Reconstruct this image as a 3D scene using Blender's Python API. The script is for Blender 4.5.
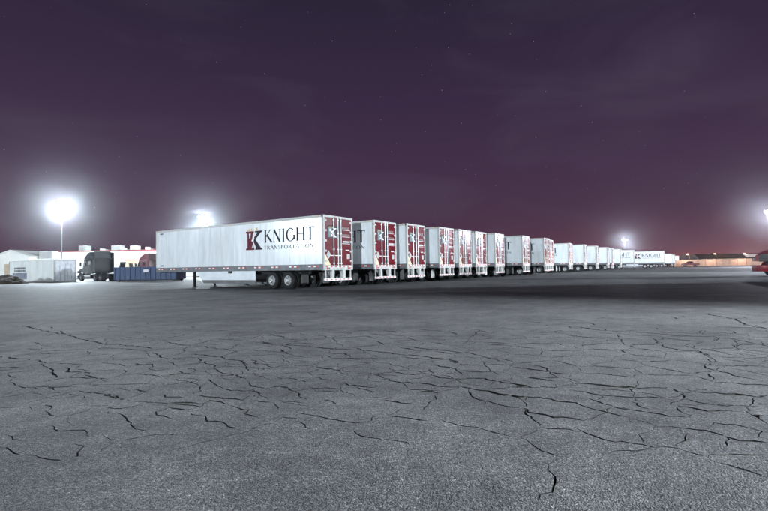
import bpy, bmesh, math, random
from mathutils import Vector, Matrix, kdtree, noise
from mathutils.geometry import delaunay_2d_cdt

random.seed(7)
R = math.radians
for o in list(bpy.data.objects):
    bpy.data.objects.remove(o)
scene = bpy.context.scene
COL = scene.collection

# ------------------------------------------------------------------ camera
FPX, CX, CY = 450.0, 384.0, 255.5
CAM_H, PITCH, ROLL = 1.0, math.atan(15.0 / 450.0), R(1.0)
_R0, _U0 = Vector((1, 0, 0)), Vector((0, -math.sin(PITCH), math.cos(PITCH)))
CF = Vector((0, math.cos(PITCH), math.sin(PITCH)))
CR = _R0 * math.cos(ROLL) - _U0 * math.sin(ROLL)
CU = _U0 * math.cos(ROLL) + _R0 * math.sin(ROLL)
cam_d = bpy.data.cameras.new('camera')
cam = bpy.data.objects.new('camera', cam_d)
COL.objects.link(cam)
cam_d.sensor_width = 36.0
cam_d.lens = FPX / 768.0 * 36.0
cam_d.clip_start = 0.05
cam_d.clip_end = 4000
m3 = Matrix((CR, CU, -CF)).transposed()
cam.matrix_world = Matrix.Translation((0, 0, CAM_H)) @ m3.to_4x4()
scene.camera = cam

# ------------------------------------------------------------------ render look
scene.view_settings.view_transform = 'Standard'
scene.view_settings.look = 'None'
scene.view_settings.exposure = 0.0
scene.view_settings.gamma = 1.0
scene.view_settings.use_curve_mapping = False
scene.cycles.use_denoising = True
scene.cycles.max_bounces = 6
scene.cycles.diffuse_bounces = 3
scene.cycles.glossy_bounces = 3
scene.cycles.volume_bounces = 0
scene.cycles.sample_clamp_indirect = 4.0
scene.cycles.use_adaptive_sampling = False

# ------------------------------------------------------------------ world: night sky with town glow and stars
world = bpy.data.worlds.new('World')
scene.world = world
world.use_nodes = True
WN, WL = world.node_tree.nodes, world.node_tree.links
WN.clear()
w_out = WN.new('ShaderNodeOutputWorld')
w_bg = WN.new('ShaderNodeBackground')
w_tc = WN.new('ShaderNodeTexCoord')
w_sep = WN.new('ShaderNodeSeparateXYZ')
WL.new(w_tc.outputs['Generated'], w_sep.inputs[0])


def wmath(op, a, b=None, c=None, clamp=False):
    n = WN.new('ShaderNodeMath')
    n.operation = op
    n.use_clamp = clamp
    for i, v in enumerate((a, b, c)):
        if v is None:
            continue
        if isinstance(v, (int, float)):
            n.inputs[i].default_value = v
        else:
            WL.new(v, n.inputs[i])
    return n.outputs[0]


def wmix(fac, a, b, blend='MIX'):
    n = WN.new('ShaderNodeMix')
    n.data_type = 'RGBA'
    n.blend_type = blend
    for sock, v in ((n.inputs[0], fac), (n.inputs[6], a), (n.inputs[7], b)):
        if isinstance(v, (int, float)):
            sock.default_value = v
        elif isinstance(v, tuple):
            sock.default_value = v
        else:
            WL.new(v, sock)
    return n.outputs[2]


w_ramp = WN.new('ShaderNodeValToRGB')
el = w_ramp.color_ramp.elements
stops = [(0.0, (0.086, 0.040, 0.070)), (0.08, (0.077, 0.039, 0.074)), (0.2, (0.064, 0.034, 0.073)),
         (0.36, (0.044, 0.026, 0.060)), (0.55, (0.024, 0.019, 0.040)), (1.0, (0.016, 0.014, 0.030))]
while len(el) < len(stops):
    el.new(0.5)
for e, (p, c) in zip(el, stops):
    e.position = p
    e.color = (*c, 1)
WL.new(wmath('MAXIMUM', w_sep.outputs[2], 0.0), w_ramp.inputs[0])
# warm town glow low on the right-hand horizon
az = wmath('MULTIPLY_ADD', w_sep.outputs[0], 0.9, 0.1, clamp=True)
low = wmath('POWER', wmath('SUBTRACT', 1.0, wmath('MULTIPLY', wmath('MAXIMUM', w_sep.outputs[2], 0.0), 4.5), clamp=True), 5.0)
glow = wmath('MULTIPLY', az, low)
sky = wmix(glow, w_ramp.outputs[0], (0.36, 0.085, 0.085, 1))
# faint cloud veils
w_map = WN.new('ShaderNodeMapping')
w_map.inputs['Scale'].default_value = (1.0, 1.0, 3.2)
WL.new(w_tc.outputs['Generated'], w_map.inputs[0])
w_n = WN.new('ShaderNodeTexNoise')
w_n.inputs['Scale'].default_value = 2.9
w_n.inputs['Detail'].default_value = 5
w_n.inputs['Distortion'].default_value = 0.6
WL.new(w_map.outputs[0], w_n.inputs[0])
veil = wmath('MULTIPLY', wmath('SUBTRACT', w_n.outputs[0], 0.45, clamp=True), 1.1)
sky = wmix(veil, sky, (0.10, 0.08, 0.125, 1))
# stars: small points in cells, only some cells lit
w_v = WN.new('ShaderNodeTexVoronoi')
w_v.inputs['Scale'].default_value = 95.0
WL.new(w_tc.outputs['Generated'], w_v.inputs['Vector'])
w_vs = WN.new('ShaderNodeSeparateColor')
WL.new(w_v.outputs['Color'], w_vs.inputs[0])
dot = wmath('LESS_THAN', w_v.outputs['Distance'], 0.058)
some = wmath('MULTIPLY', wmath('POWER', wmath('SUBTRACT', w_vs.outputs[0], 0.30, clamp=True), 4.6), 2.4)
star = wmath('MULTIPLY', wmath('MULTIPLY', dot, some), wmath('MULTIPLY', wmath('MAXIMUM', w_sep.outputs[2], 0.0), 4.0, clamp=True))
sky = wmix(star, sky, (1.0, 1.1, 1.3, 1), 'ADD')
WL.new(sky, w_bg.inputs[0])
w_bg.inputs[1].default_value = 0.9
WL.new(w_bg.outputs[0], w_out.inputs[0])

# yard lamps and added fill floods: (x, y, mast height, watts, colour); the lamps themselves are built further down
COOL = (0.80, 0.92, 1.0)
LAMPS = [
    # where, height, power, colour, flood aim (None = all round), label
    ((-49.5, 69.0), 11.6, 85000, COOL, None, 'tall yard lamp blazing behind the white storage container'),
    ((-36.9, 92.0), 11.9, 85000, COOL, None, 'yard lamp shining just above the roof of the nearest trailer'),
    ((104.0, 194.0), 11.6, 42000, (0.86, 0.88, 1.0), None, 'distant yard lamp shining above the far end of the trailer row'),
    ((83.7, 97.0), 11.6, 48000, (0.86, 0.88, 1.0), None, 'yard lamp at the right edge above the red tractor'),
    ((-84.0, 3.0), 10.5, 82000, COOL, None, 'yard lamp far left of the view that gleams in the nearest trailer'),
    ((88.0, 20.5), 11.6, 520000, (0.84, 0.92, 1.0), None, 'yard lamp right of the view that lights the cracked asphalt'),
    ((-38.0, -95.0), 11.6, 920000, COOL, None, 'yard lamp behind the camera that lights the trailer sides'),
    ((56.0, 34.0), 11.6, 90000, COOL, (20.0, 44.5), 'added flood lamp out of view brightening the lane and trailers'),  # unseen fill light put in to lift the lane and trailers
    ((45.0, 8.0), 11.6, 210000, COOL, (42.0, 90.0), 'added flood lamp out of view brightening the far trailers'),  # extra unseen lamp that whitens the far trailer sides
    ((30.0, -7.0), 11.6, 275000, (0.87, 0.945, 1.0), (-1.0, 4.6), 'added flood lamp out of view brightening the cracked asphalt'),  # lamp invented off to the right to pool light on the foreground
]

# ------------------------------------------------------------------ materials
MATS = {}


def mat(name, col, rough=0.5, metal=0.0, spec=0.5, coat=0.0, dirt=0.25, dirt_scale=1.5, bump=0.0, bump_scale=40.0,
        wave=0.0, emit=None, estr=0.0, streak=0.0, alpha=None, trans=0.0):
    """principled material whose colour and roughness vary with noise in object space"""
    if name in MATS:
        return MATS[name]
    m = bpy.data.materials.new(name)
    m.use_nodes = True
    N, L = m.node_tree.nodes, m.node_tree.links
    b = N['Principled BSDF']
    b.inputs['Metallic'].default_value = metal
    b.inputs['Specular IOR Level'].default_value = spec
    b.inputs['Coat Weight'].default_value = coat
    b.inputs['Coat Roughness'].default_value = 0.08
    b.inputs['Transmission Weight'].default_value = trans
    tc = N.new('ShaderNodeTexCoord')
    n1 = N.new('ShaderNodeTexNoise')
    n1.inputs['Scale'].default_value = dirt_scale
    n1.inputs['Detail'].default_value = 7
    n1.inputs['Roughness'].default_value = 0.62
    oi = N.new('ShaderNodeObjectInfo')
    add = N.new('ShaderNodeVectorMath')
    add.operation = 'MULTIPLY_ADD'
    L.new(oi.outputs['Location'], add.inputs[0])
    add.inputs[1].default_value = (0.37, 0.37, 0.37)
    L.new(tc.outputs['Object'], add.inputs[2])
    src = add.outputs[0]
    if streak:
        mp = N.new('ShaderNodeMapping')
        mp.inputs['Scale'].default_value = (streak, streak, 0.25)
        L.new(src, mp.inputs[0])
        src = mp.outputs[0]
    L.new(src, n1.inputs['Vector'])
    rp = N.new('ShaderNodeValToRGB')
    rp.color_ramp.elements[0].position = 0.32
    rp.color_ramp.elements[1].position = 0.68
    d = 1.0 - dirt
    rp.color_ramp.elements[0].color = (col[0] * d, col[1] * d * 0.99, col[2] * d * 0.96, 1)
    rp.color_ramp.elements[1].color = (*col, 1)
    L.new(n1.outputs[0], rp.inputs[0])
    if streak:
        tint = N.new('ShaderNodeMapRange')
        tint.inputs['To Min'].default_value = 0.92
        L.new(oi.outputs['Random'], tint.inputs[0])
        tm = N.new('ShaderNodeMix')
        tm.data_type = 'RGBA'
        tm.blend_type = 'MULTIPLY'
        tm.inputs[0].default_value = 1.0
        L.new(rp.outputs[0], tm.inputs[6])
        L.new(tint.outputs[0], tm.inputs[7])
        L.new(tm.outputs[2], b.inputs['Base Color'])
    else:
        L.new(rp.outputs[0], b.inputs['Base Color'])
    mr = N.new('ShaderNodeMapRange')
    mr.inputs['To Min'].default_value = min(1, rough * 1.35 + 0.03)
    mr.inputs['To Max'].default_value = rough * 0.85
    L.new(n1.outputs[0], mr.inputs[0])
    L.new(mr.outputs[0], b.inputs['Roughness'])
    last = None
    if wave:
        nw = N.new('ShaderNodeTexNoise')
        nw.inputs['Scale'].default_value = 1.3
        nw.inputs['Detail'].default_value = 2
        L.new(add.outputs[0], nw.inputs['Vector'])
        bw = N.new('ShaderNodeBump')
        bw.inputs['Strength'].default_value = 1.0
        bw.inputs['Distance'].default_value = wave
        L.new(nw.outputs[0], bw.inputs['Height'])
        last = bw.outputs[0]
    if bump:
        nb = N.new('ShaderNodeTexNoise')
        nb.inputs['Scale'].default_value = bump_scale
        nb.inputs['Detail'].default_value = 4
        L.new(tc.outputs['Object'], nb.inputs['Vector'])
        bb = N.new('ShaderNodeBump')
        bb.inputs['Strength'].default_value = 0.8
        bb.inputs['Distance'].default_value = bump
        L.new(nb.outputs[0], bb.inputs['Height'])
        if last:
            L.new(last, bb.inputs['Normal'])
        last = bb.outputs[0]
    if last:
        L.new(last, b.inputs['Normal'])
    if emit:
        b.inputs['Emission Color'].default_value = (*emit, 1)
        b.inputs['Emission Strength'].default_value = estr
    MATS[name] = m
    return m


WHITE = mat('white_trailer_paint', (0.70, 0.73, 0.76), 0.19, spec=0.5, dirt=0.22, dirt_scale=2.0, wave=0.005, streak=1.2)
FRAMEW = mat('white_frame_steel', (0.42, 0.42, 0.41), 0.45, dirt=0.22, dirt_scale=5, bump=0.002)
ROOFW = mat('roof_sheet', (0.60, 0.62, 0.63), 0.5, dirt=0.3)
RAIL = mat('grey_rail_aluminium', (0.17, 0.175, 0.19), 0.42, metal=0.35, dirt=0.35, dirt_scale=4, bump=0.002)
RED = mat('red_door_paint', (0.125, 0.004, 0.011), 0.17, spec=0.4, dirt=0.3, dirt_scale=2.5, wave=0.005)
MAROON = mat('maroon_door_paint', (0.10, 0.010, 0.015), 0.2, spec=0.35, dirt=0.35, dirt_scale=2.5, wave=0.005)
STEEL = mat('galvanised_steel', (0.55, 0.56, 0.57), 0.38, metal=0.85, dirt=0.3, dirt_scale=8)
RODM = mat('lock_rod_zinc', (0.66, 0.67, 0.68), 0.40, metal=0.3, dirt=0.25, dirt_scale=8)
UNDER = mat('black_chassis_steel', (0.022, 0.022, 0.024), 0.6, dirt=0.4, dirt_scale=6, bump=0.003)
RUBBER = mat('tyre_rubber', (0.020, 0.020, 0.021), 0.78, spec=0.3, dirt=0.35, dirt_scale=9, bump=0.004, bump_scale=60)
RIM = mat('white_wheel_rim', (0.58, 0.59, 0.60), 0.38, metal=0.3, dirt=0.35, dirt_scale=10)
FLAP = mat('mud_flap_rubber', (0.03, 0.03, 0.032), 0.7, dirt=0.3)
FLAPW = mat('pale_mud_flap', (0.5, 0.5, 0.5), 0.6, dirt=0.4, dirt_scale=6)
INK = mat('dark_lettering_vinyl', (0.010, 0.010, 0.018), 0.5, spec=0.25, dirt=0.15)
LOGO_R = mat('emblem_maroon_vinyl', (0.12, 0.010, 0.022), 0.5, spec=0.25, dirt=0.2)
LOGO_D = mat('emblem_dark_vinyl', (0.022, 0.012, 0.026), 0.5, spec=0.25, dirt=0.2)
LOGO_G = mat('emblem_gold_vinyl', (0.55, 0.36, 0.12), 0.35, dirt=0.2)
LOGO_W = mat('emblem_white_vinyl', (0.70, 0.70, 0.72), 0.35, dirt=0.15)
LOGO_T = mat('emblem_teal_vinyl', (0.05, 0.12, 0.13), 0.35, dirt=0.2)
CREAM = mat('cream_sticker_vinyl', (0.68, 0.58, 0.36), 0.4, dirt=0.15)
TAPE_R = mat('red_reflective_tape', (0.45, 0.03, 0.04), 0.35, dirt=0.2)
TAPE_W = mat('white_reflective_tape', (0.78, 0.76, 0.72), 0.35, dirt=0.15)
SKIRT = mat('white_side_skirt', (0.62, 0.65, 0.69), 0.42, dirt=0.18, dirt_scale=2.0, wave=0.006)
SKIRT_E = mat('grey_skirt_rubber', (0.13, 0.13, 0.14), 0.6, dirt=0.3)
AMBER = mat('amber_marker_lens', (0.6, 0.22, 0.03), 0.25, dirt=0.1)
TAIL = mat('red_tail_lens', (0.35, 0.01, 0.01), 0.25, dirt=0.1)
TAIL_ON = mat('lit_red_tail_lens', (0.5, 0.02, 0.03), 0.3, dirt=0.1, emit=(1.0, 0.06, 0.10), estr=60.0)
GLASS = mat('dark_cab_glass', (0.015, 0.018, 0.022), 0.08, spec=0.6, dirt=0.1)
CHROME = mat('worn_chrome', (0.68, 0.69, 0.71), 0.18, metal=1.0, dirt=0.25, dirt_scale=6)
CONC = mat('pole_footing_concrete', (0.36, 0.35, 0.33), 0.85, dirt=0.35, dirt_scale=4, bump=0.01, bump_scale=25)
POLE = mat('galvanised_pole', (0.16, 0.165, 0.17), 0.45, metal=0.6, dirt=0.3, dirt_scale=5)
LENS = mat('lit_lamp_lens', (0.9, 0.9, 0.9), 0.3, dirt=0.05, emit=(0.90, 0.96, 1.0), estr=160.0)
LENS_W = mat('lit_sodium_lens', (0.9, 0.8, 0.6), 0.3, dirt=0.05, emit=(1.0, 0.62, 0.36), estr=60.0)


# ------------------------------------------------------------------ mesh helpers
class MB:
    """collects faces, then links them as ONE mesh object"""

    def __init__(s):
        s.v, s.f, s.mi = [], [], []

    def add(s, verts, faces, mi=0):
        b = len(s.v)
        s.v += [tuple(v) for v in verts]
        s.f += [tuple(i + b for i in f) for f in faces]
        s.mi += [mi] * len(faces)
        return s

    def box(s, x0, x1, y0, y1, z0, z1, mi=0):
        v = [(x0, y0, z0), (x1, y0, z0), (x1, y1, z0), (x0, y1, z0), (x0, y0, z1), (x1, y0, z1), (x1, y1, z1), (x0, y1, z1)]
        return s.add(v, [(0, 3, 2, 1), (4, 5, 6, 7), (0, 1, 5, 4), (1, 2, 6, 5), (2, 3, 7, 6), (3, 0, 4, 7)], mi)

    def prism(s, poly, y0, y1, mi=0, axis='y'):
        """polygon in XZ swept along Y (axis y), or in YZ swept along X (axis x), XY along Z (axis z)"""
        n = len(poly)

        def P(a, b, t):
            return (a, t, b) if axis == 'y' else ((t, a, b) if axis == 'x' else (a, b, t))
        v = [P(a, b, y0) for a, b in poly] + [P(a, b, y1) for a, b in poly]
        f = [tuple(range(n)), tuple(range(2 * n - 1, n - 1, -1))]
        f += [(i, i + n, (i + 1) % n + n, (i + 1) % n) for i in range(n)]
        return s.add(v, f, mi)

    def taper(s, polyA, yA, polyB, yB, mi=0):
        """two XZ outlines of equal length at different Y, skinned"""
        n = len(polyA)
        v = [(a, yA, b) for a, b in polyA] + [(a, yB, b) for a, b in polyB]
        f = [tuple(range(n)), tuple(range(2 * n - 1, n - 1, -1))]
        f += [(i, i + n, (i + 1) % n + n, (i + 1) % n) for i in range(n)]
        return s.add(v, f, mi)

    def tube(s, p, q, r0, r1=None, n=8, mi=0):
        r1 = r0 if r1 is None else r1
        p, q = Vector(p), Vector(q)
        d = (q - p).normalized()
        a = d.orthogonal().normalized()
        b = d.cross(a)
        v = []
        for c, r in ((p, r0), (q, r1)):
            for i in range(n):
                t = 2 * math.pi * i / n
                v.append(c + a * (r * math.cos(t)) + b * (r * math.sin(t)))
        f = [tuple(range(n - 1, -1, -1)), tuple(range(n, 2 * n))]
        f += [(i, (i + 1) % n, (i + 1) % n + n, i + n) for i in range(n)]
        return s.add(v, f, mi)

    def lathe_y(s, prof, cx=0, cz=0, n=24, mi=0):
        """profile [(r, y)] turned round the Y axis through (cx, cz)"""
        v, f = [], []
        for r, y in prof:
            for i in range(n):
                t = 2 * math.pi * i / n
                v.append((cx + r * math.cos(t), y, cz + r * math.sin(t)))
        k = len(prof)
        for j in range(k - 1):
            for i in range(n):
                f.append((j * n + i, j * n + (i + 1) % n, (j + 1) * n + (i + 1) % n, (j + 1) * n + i))
        return s.add(v, f, mi)

    def build(s, name, mats, parent=None, bevel=0.0, smooth=False):
        me = bpy.data.meshes.new(name)
        me.from_pydata(s.v, [], s.f)
        for m in (mats if isinstance(mats, (list, tuple)) else [mats]):
            me.materials.append(m)
        if any(s.mi):
            me.polygons.foreach_set('material_index', s.mi)
        bm = bmesh.new()
        bm.from_mesh(me)
        bmesh.ops.recalc_face_normals(bm, faces=bm.faces)
        if bevel:
            bmesh.ops.bevel(bm, geom=[e for e in bm.edges if e.calc_face_angle(0) > 0.4], offset=bevel, segments=2,
                            profile=0.6, affect='EDGES', clamp_overlap=True)
        bm.to_mesh(me)
        bm.free()
        if smooth:
            me.polygons.foreach_set('use_smooth', [True] * len(me.polygons))
            me.set_sharp_from_angle(angle=R(40))
        me.update()
        o = bpy.data.objects.new(name, me)
        COL.objects.link(o)
        if parent:
            o.parent = parent
        return o


def tag(o, label=None, cat=None, group=None, kind=None):
    if label:
        o['label'] = label
    if cat:
        o['category'] = cat
    if group:
        o['group'] = group
    if kind:
        o['kind'] = kind
    return o


def empty(name, label=None, cat=None, group=None):
    o = bpy.data.objects.new(name, None)
    COL.objects.link(o)
    o.empty_display_size = 0.3
    return tag(o, label, cat, group)


def copy_tree(o, parent=None, skip=()):
    c = o.copy()
    COL.objects.link(c)
    c.parent = parent
    for ch in list(o.children):
        if ch.name.split('.')[0] not in skip:
            copy_tree(ch, c, skip)
    return c


def set_part_mat(root, name, m):
    """give one thing its own colour on the parts of a kind, without touching the shared mesh of its look-alikes"""
    for ch in root.children_recursive:
        if ch.name.split('.')[0] == name and ch.type == 'MESH':
            ch.material_slots[0].link = 'OBJECT'
            ch.material_slots[0].material = m


def ground_z(x, y):
    """shallow drainage bowl: flat round the camera, rising a little outwards"""
    r = math.hypot(x, y)
    t = max(0.0, r - 24.0)
    return 0.62 * (1.0 - math.exp(-t * 0.0105))


def seat(root, x, y, fwd, length, width=2.0):
    """stand a thing (local +X forward, rear at its origin) on the ground, following the slope"""
    f = Vector((fwd[0], fwd[1], 0)).normalized()
    s = Vector((-f.y, f.x, 0))
    p = Vector((x, y, 0))
    q = p + f * length
    z0, z1 = ground_z(p.x, p.y), ground_z(q.x, q.y)
    a, b = p + f * (length * 0.5) + s * width, p + f * (length * 0.5) - s * width
    X = (f * length + Vector((0, 0, z1 - z0))).normalized()
    Y = (a - b + Vector((0, 0, ground_z(a.x, a.y) - ground_z(b.x, b.y)))).normalized()
    Z = X.cross(Y).normalized()
    Y = Z.cross(X)
    M = Matrix((X, Y, Z)).transposed().to_4x4()
    M.translation = Vector((x, y, z0))
    root.matrix_world = M
    return root


def pix_ground(px, py):
    """ground point seen at a pixel of the 768 x 511 photograph (used to read the course of the cracks off the yard)"""
    d = CR * ((px - CX) / FPX) + CU * ((CY - py) / FPX) + CF
    t = -CAM_H / d.z
    return Vector((d.x * t, d.y * t))


# ------------------------------------------------------------------ the yard: one asphalt sheet with real cracks
Z4 = 200.0 / 768.0
CRACKS = [
    ((0, 310), [
        [(230, 80), (270, 100), (310, 112), (370, 122), (400, 130), (470, 134), (540, 142), (585, 148)],
        [(585, 165), (620, 180), (665, 188), (715, 190)], [(150, 205), (185, 222), (205, 235), (212, 262)],
        [(250, 220), (265, 235), (310, 240), (330, 250), (380, 262), (420, 275)], [(510, 206), (575, 210), (585, 232), (600, 235)],
        [(685, 235), (700, 243), (745, 247)], [(665, 265), (715, 274), (735, 285), (768, 290)], [(500, 308), (560, 310), (600, 315)],
        [(400, 322), (440, 332), (480, 345)], [(585, 325), (640, 332), (705, 338)],
        [(180, 360), (188, 375), (180, 395), (215, 405), (270, 405), (310, 395), (335, 385), (350, 375)],
        [(415, 385), (430, 393), (465, 402), (470, 420), (495, 430), (515, 430), (525, 445), (560, 458), (600, 455)],
        [(640, 375), (605, 390), (607, 402), (635, 412), (670, 420)], [(640, 375), (690, 380), (745, 382)],
        [(198, 443), (235, 460), (275, 465), (310, 465), (330, 482), (350, 487)], [(395, 478), (430, 488), (465, 500)],
        [(390, 372), (470, 375), (550, 365)], [(650, 355), (710, 355), (768, 358)], [(20, 480), (45, 497), (100, 503)],
        [(90, 60), (160, 78), (230, 92)], [(160, 290), (205, 300), (215, 310)], [(265, 322), (305, 328)]]),
    ((0, 378), [
        [(0, 268), (20, 270), (40, 282), (80, 295)], [(130, 295), (160, 303), (190, 312), (240, 318)],
        [(280, 250), (305, 265), (315, 285), (290, 300), (265, 310)], [(330, 230), (300, 243), (270, 255)],
        [(465, 240), (430, 258), (385, 285)], [(465, 240), (540, 225), (640, 220), (690, 222)]]),
    ((190, 310), [
        [(0, 170), (60, 172), (120, 180), (180, 195), (215, 212), (240, 235)],
        [(25, 180), (40, 200), (95, 212), (105, 235), (155, 245), (210, 268)], [(215, 270), (225, 290), (290, 302)],
        [(290, 302), (325, 297), (360, 295), (400, 315), (430, 330), (450, 345)], [(235, 190), (245, 203), (300, 208), (320, 225)],
        [(330, 255), (400, 265), (445, 278)], [(470, 213), (500, 222), (585, 232), (625, 240)], [(475, 305), (530, 313), (585, 318)],
        [(580, 275), (605, 290), (675, 293), (720, 298)], [(115, 300), (145, 306), (240, 315), (270, 325), (272, 340)],
        [(20, 325), (60, 332), (130, 338), (195, 342), (235, 325)], [(0, 285), (40, 292)], [(10, 325), (45, 300), (75, 280)],
        [(250, 345), (320, 352), (345, 340)], [(330, 350), (335, 385)], [(345, 352), (440, 358)],
        [(155, 365), (190, 375), (235, 382), (210, 398), (230, 408), (265, 412)],
        [(410, 385), (455, 400), (535, 418), (600, 430), (670, 433)], [(670, 433), (710, 405)],
        [(0, 395), (30, 405), (60, 430), (105, 435), (135, 450), (180, 455)], [(330, 430), (355, 410), (400, 415), (420, 420)],
        [(390, 425), (440, 440), (465, 460)], [(590, 467), (660, 482), (720, 492), (768, 500)], [(690, 335), (768, 343)],
        [(690, 240), (768, 270)], [(590, 165), (615, 183)], [(340, 150), (400, 175)], [(165, 155), (185, 163)],
        [(270, 125), (360, 132), (480, 142), (560, 150), (680, 155), (768, 168)], [(505, 345), (545, 352), (570, 362)],
        [(225, 450), (240, 462), (270, 463)], [(45, 375), (80, 350), (150, 362)]]),
    ((380, 310), [
        [(0, 160), (90, 172), (170, 178), (200, 185), (290, 195), (345, 215)],
        [(90, 140), (200, 152), (350, 165), (400, 180), (470, 190), (515, 200)],
        [(40, 220), (50, 238), (90, 246), (150, 245), (185, 235), (190, 225)],
        [(190, 225), (195, 250), (230, 260), (290, 262), (400, 262), (470, 280), (530, 290), (610, 298)],
        [(190, 210), (290, 225), (320, 250)],
        [(0, 265), (60, 275), (150, 280), (250, 292), (350, 300), (390, 308), (480, 322), (560, 330), (650, 345), (740, 360), (768, 372)],
        [(290, 262), (260, 275), (255, 292)], [(350, 300), (345, 320), (350, 335), (385, 350), (395, 365)], [(385, 350), (440, 362), (540, 376)],
        [(555, 330), (550, 375)], [(550, 375), (575, 390), (640, 402), (700, 410), (768, 420)], [(550, 375), (590, 410), (605, 450)],
        [(605, 450), (580, 475), (530, 485), (500, 485)], [(605, 450), (690, 463), (768, 470)],
        [(235, 420), (300, 440), (400, 460), (480, 475), (510, 490)], [(20, 405), (90, 412), (185, 425)], [(20, 405), (85, 378)],
        [(0, 345), (130, 358)], [(575, 210), (640, 225), (670, 245), (680, 258), (715, 262)], [(530, 255), (600, 262), (680, 275)],
        [(670, 280), (700, 300)], [(680, 258), (768, 280)], [(395, 200), (420, 230), (470, 250)], [(320, 235), (400, 240)],
        [(500, 295), (510, 305), (560, 298), (605, 300)], [(150, 310), (240, 320)], [(300, 140), (330, 118), (380, 75)], [(410, 132), (520, 138)]]),
    ((380, 378), [
        [(510, 225), (570, 255), (620, 280), (690, 302), (725, 295)],
        [(690, 302), (655, 335), (668, 355), (660, 400), (650, 435), (610, 470)], [(0, 235), (120, 262)]]),
    ((568, 378), [
        [(0, 98), (60, 115), (130, 132), (200, 145), (240, 152)],
        [(240, 152), (300, 170), (350, 185), (440, 190), (530, 207), (590, 215), (660, 232), (768, 248)],
        [(20, 185), (70, 212), (125, 240), (180, 250), (290, 252), (330, 262), (420, 272), (500, 288), (600, 295), (700, 290), (768, 295)],
        [(350, 185), (325, 200), (295, 220), (290, 250)], [(440, 190), (460, 210)], [(460, 210), (430, 245), (425, 272)],
        [(530, 295), (560, 318), (610, 340), (680, 355), (720, 372), (768, 385)], [(590, 215), (615, 235), (612, 265)],
        [(0, 22), (70, 23), (130, 30), (235, 36), (330, 40), (385, 35)], [(235, 36), (255, 60), (240, 90)],
        [(120, 68), (240, 75), (320, 75), (400, 80)], [(240, 90), (260, 105), (320, 120)], [(400, 40), (445, 58), (435, 75), (400, 108)],
        [(465, 40), (480, 52), (560, 55), (640, 60), (725, 72), (768, 68)], [(435, 80), (500, 95), (570, 102), (690, 105)],
        [(725, 72), (690, 115), (685, 145), (720, 148), (768, 145)], [(400, 112), (500, 122), (600, 127), (670, 130)],
        [(530, 190), (560, 172), (640, 178), (700, 190), (740, 205), (768, 240)], [(685, 145), (740, 170), (768, 178)],
        [(0, 155), (60, 165), (90, 155)], [(70, 165), (120, 148)], [(0, 45), (60, 52), (125, 65), (110, 85)],
        [(160, 110), (230, 120), (300, 130)], [(240, 152), (250, 175)]]),
    ((568, 290), [
        [(20, 140), (90, 150), (200, 160), (320, 165), (420, 175), (560, 180), (660, 192), (768, 215)], [(570, 195), (580, 180)],
        [(650, 190), (650, 212), (635, 230)],
        [(320, 185), (350, 195), (355, 215), (440, 232), (510, 235), (545, 268), (530, 280), (535, 300), (575, 315), (640, 328), (700, 338), (760, 350)],
        [(475, 225), (480, 212)], [(545, 320), (555, 345)], [(0, 175), (80, 182), (200, 185)],
        [(520, 90), (570, 100), (640, 112), (690, 135), (768, 150)]]),
]


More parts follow.
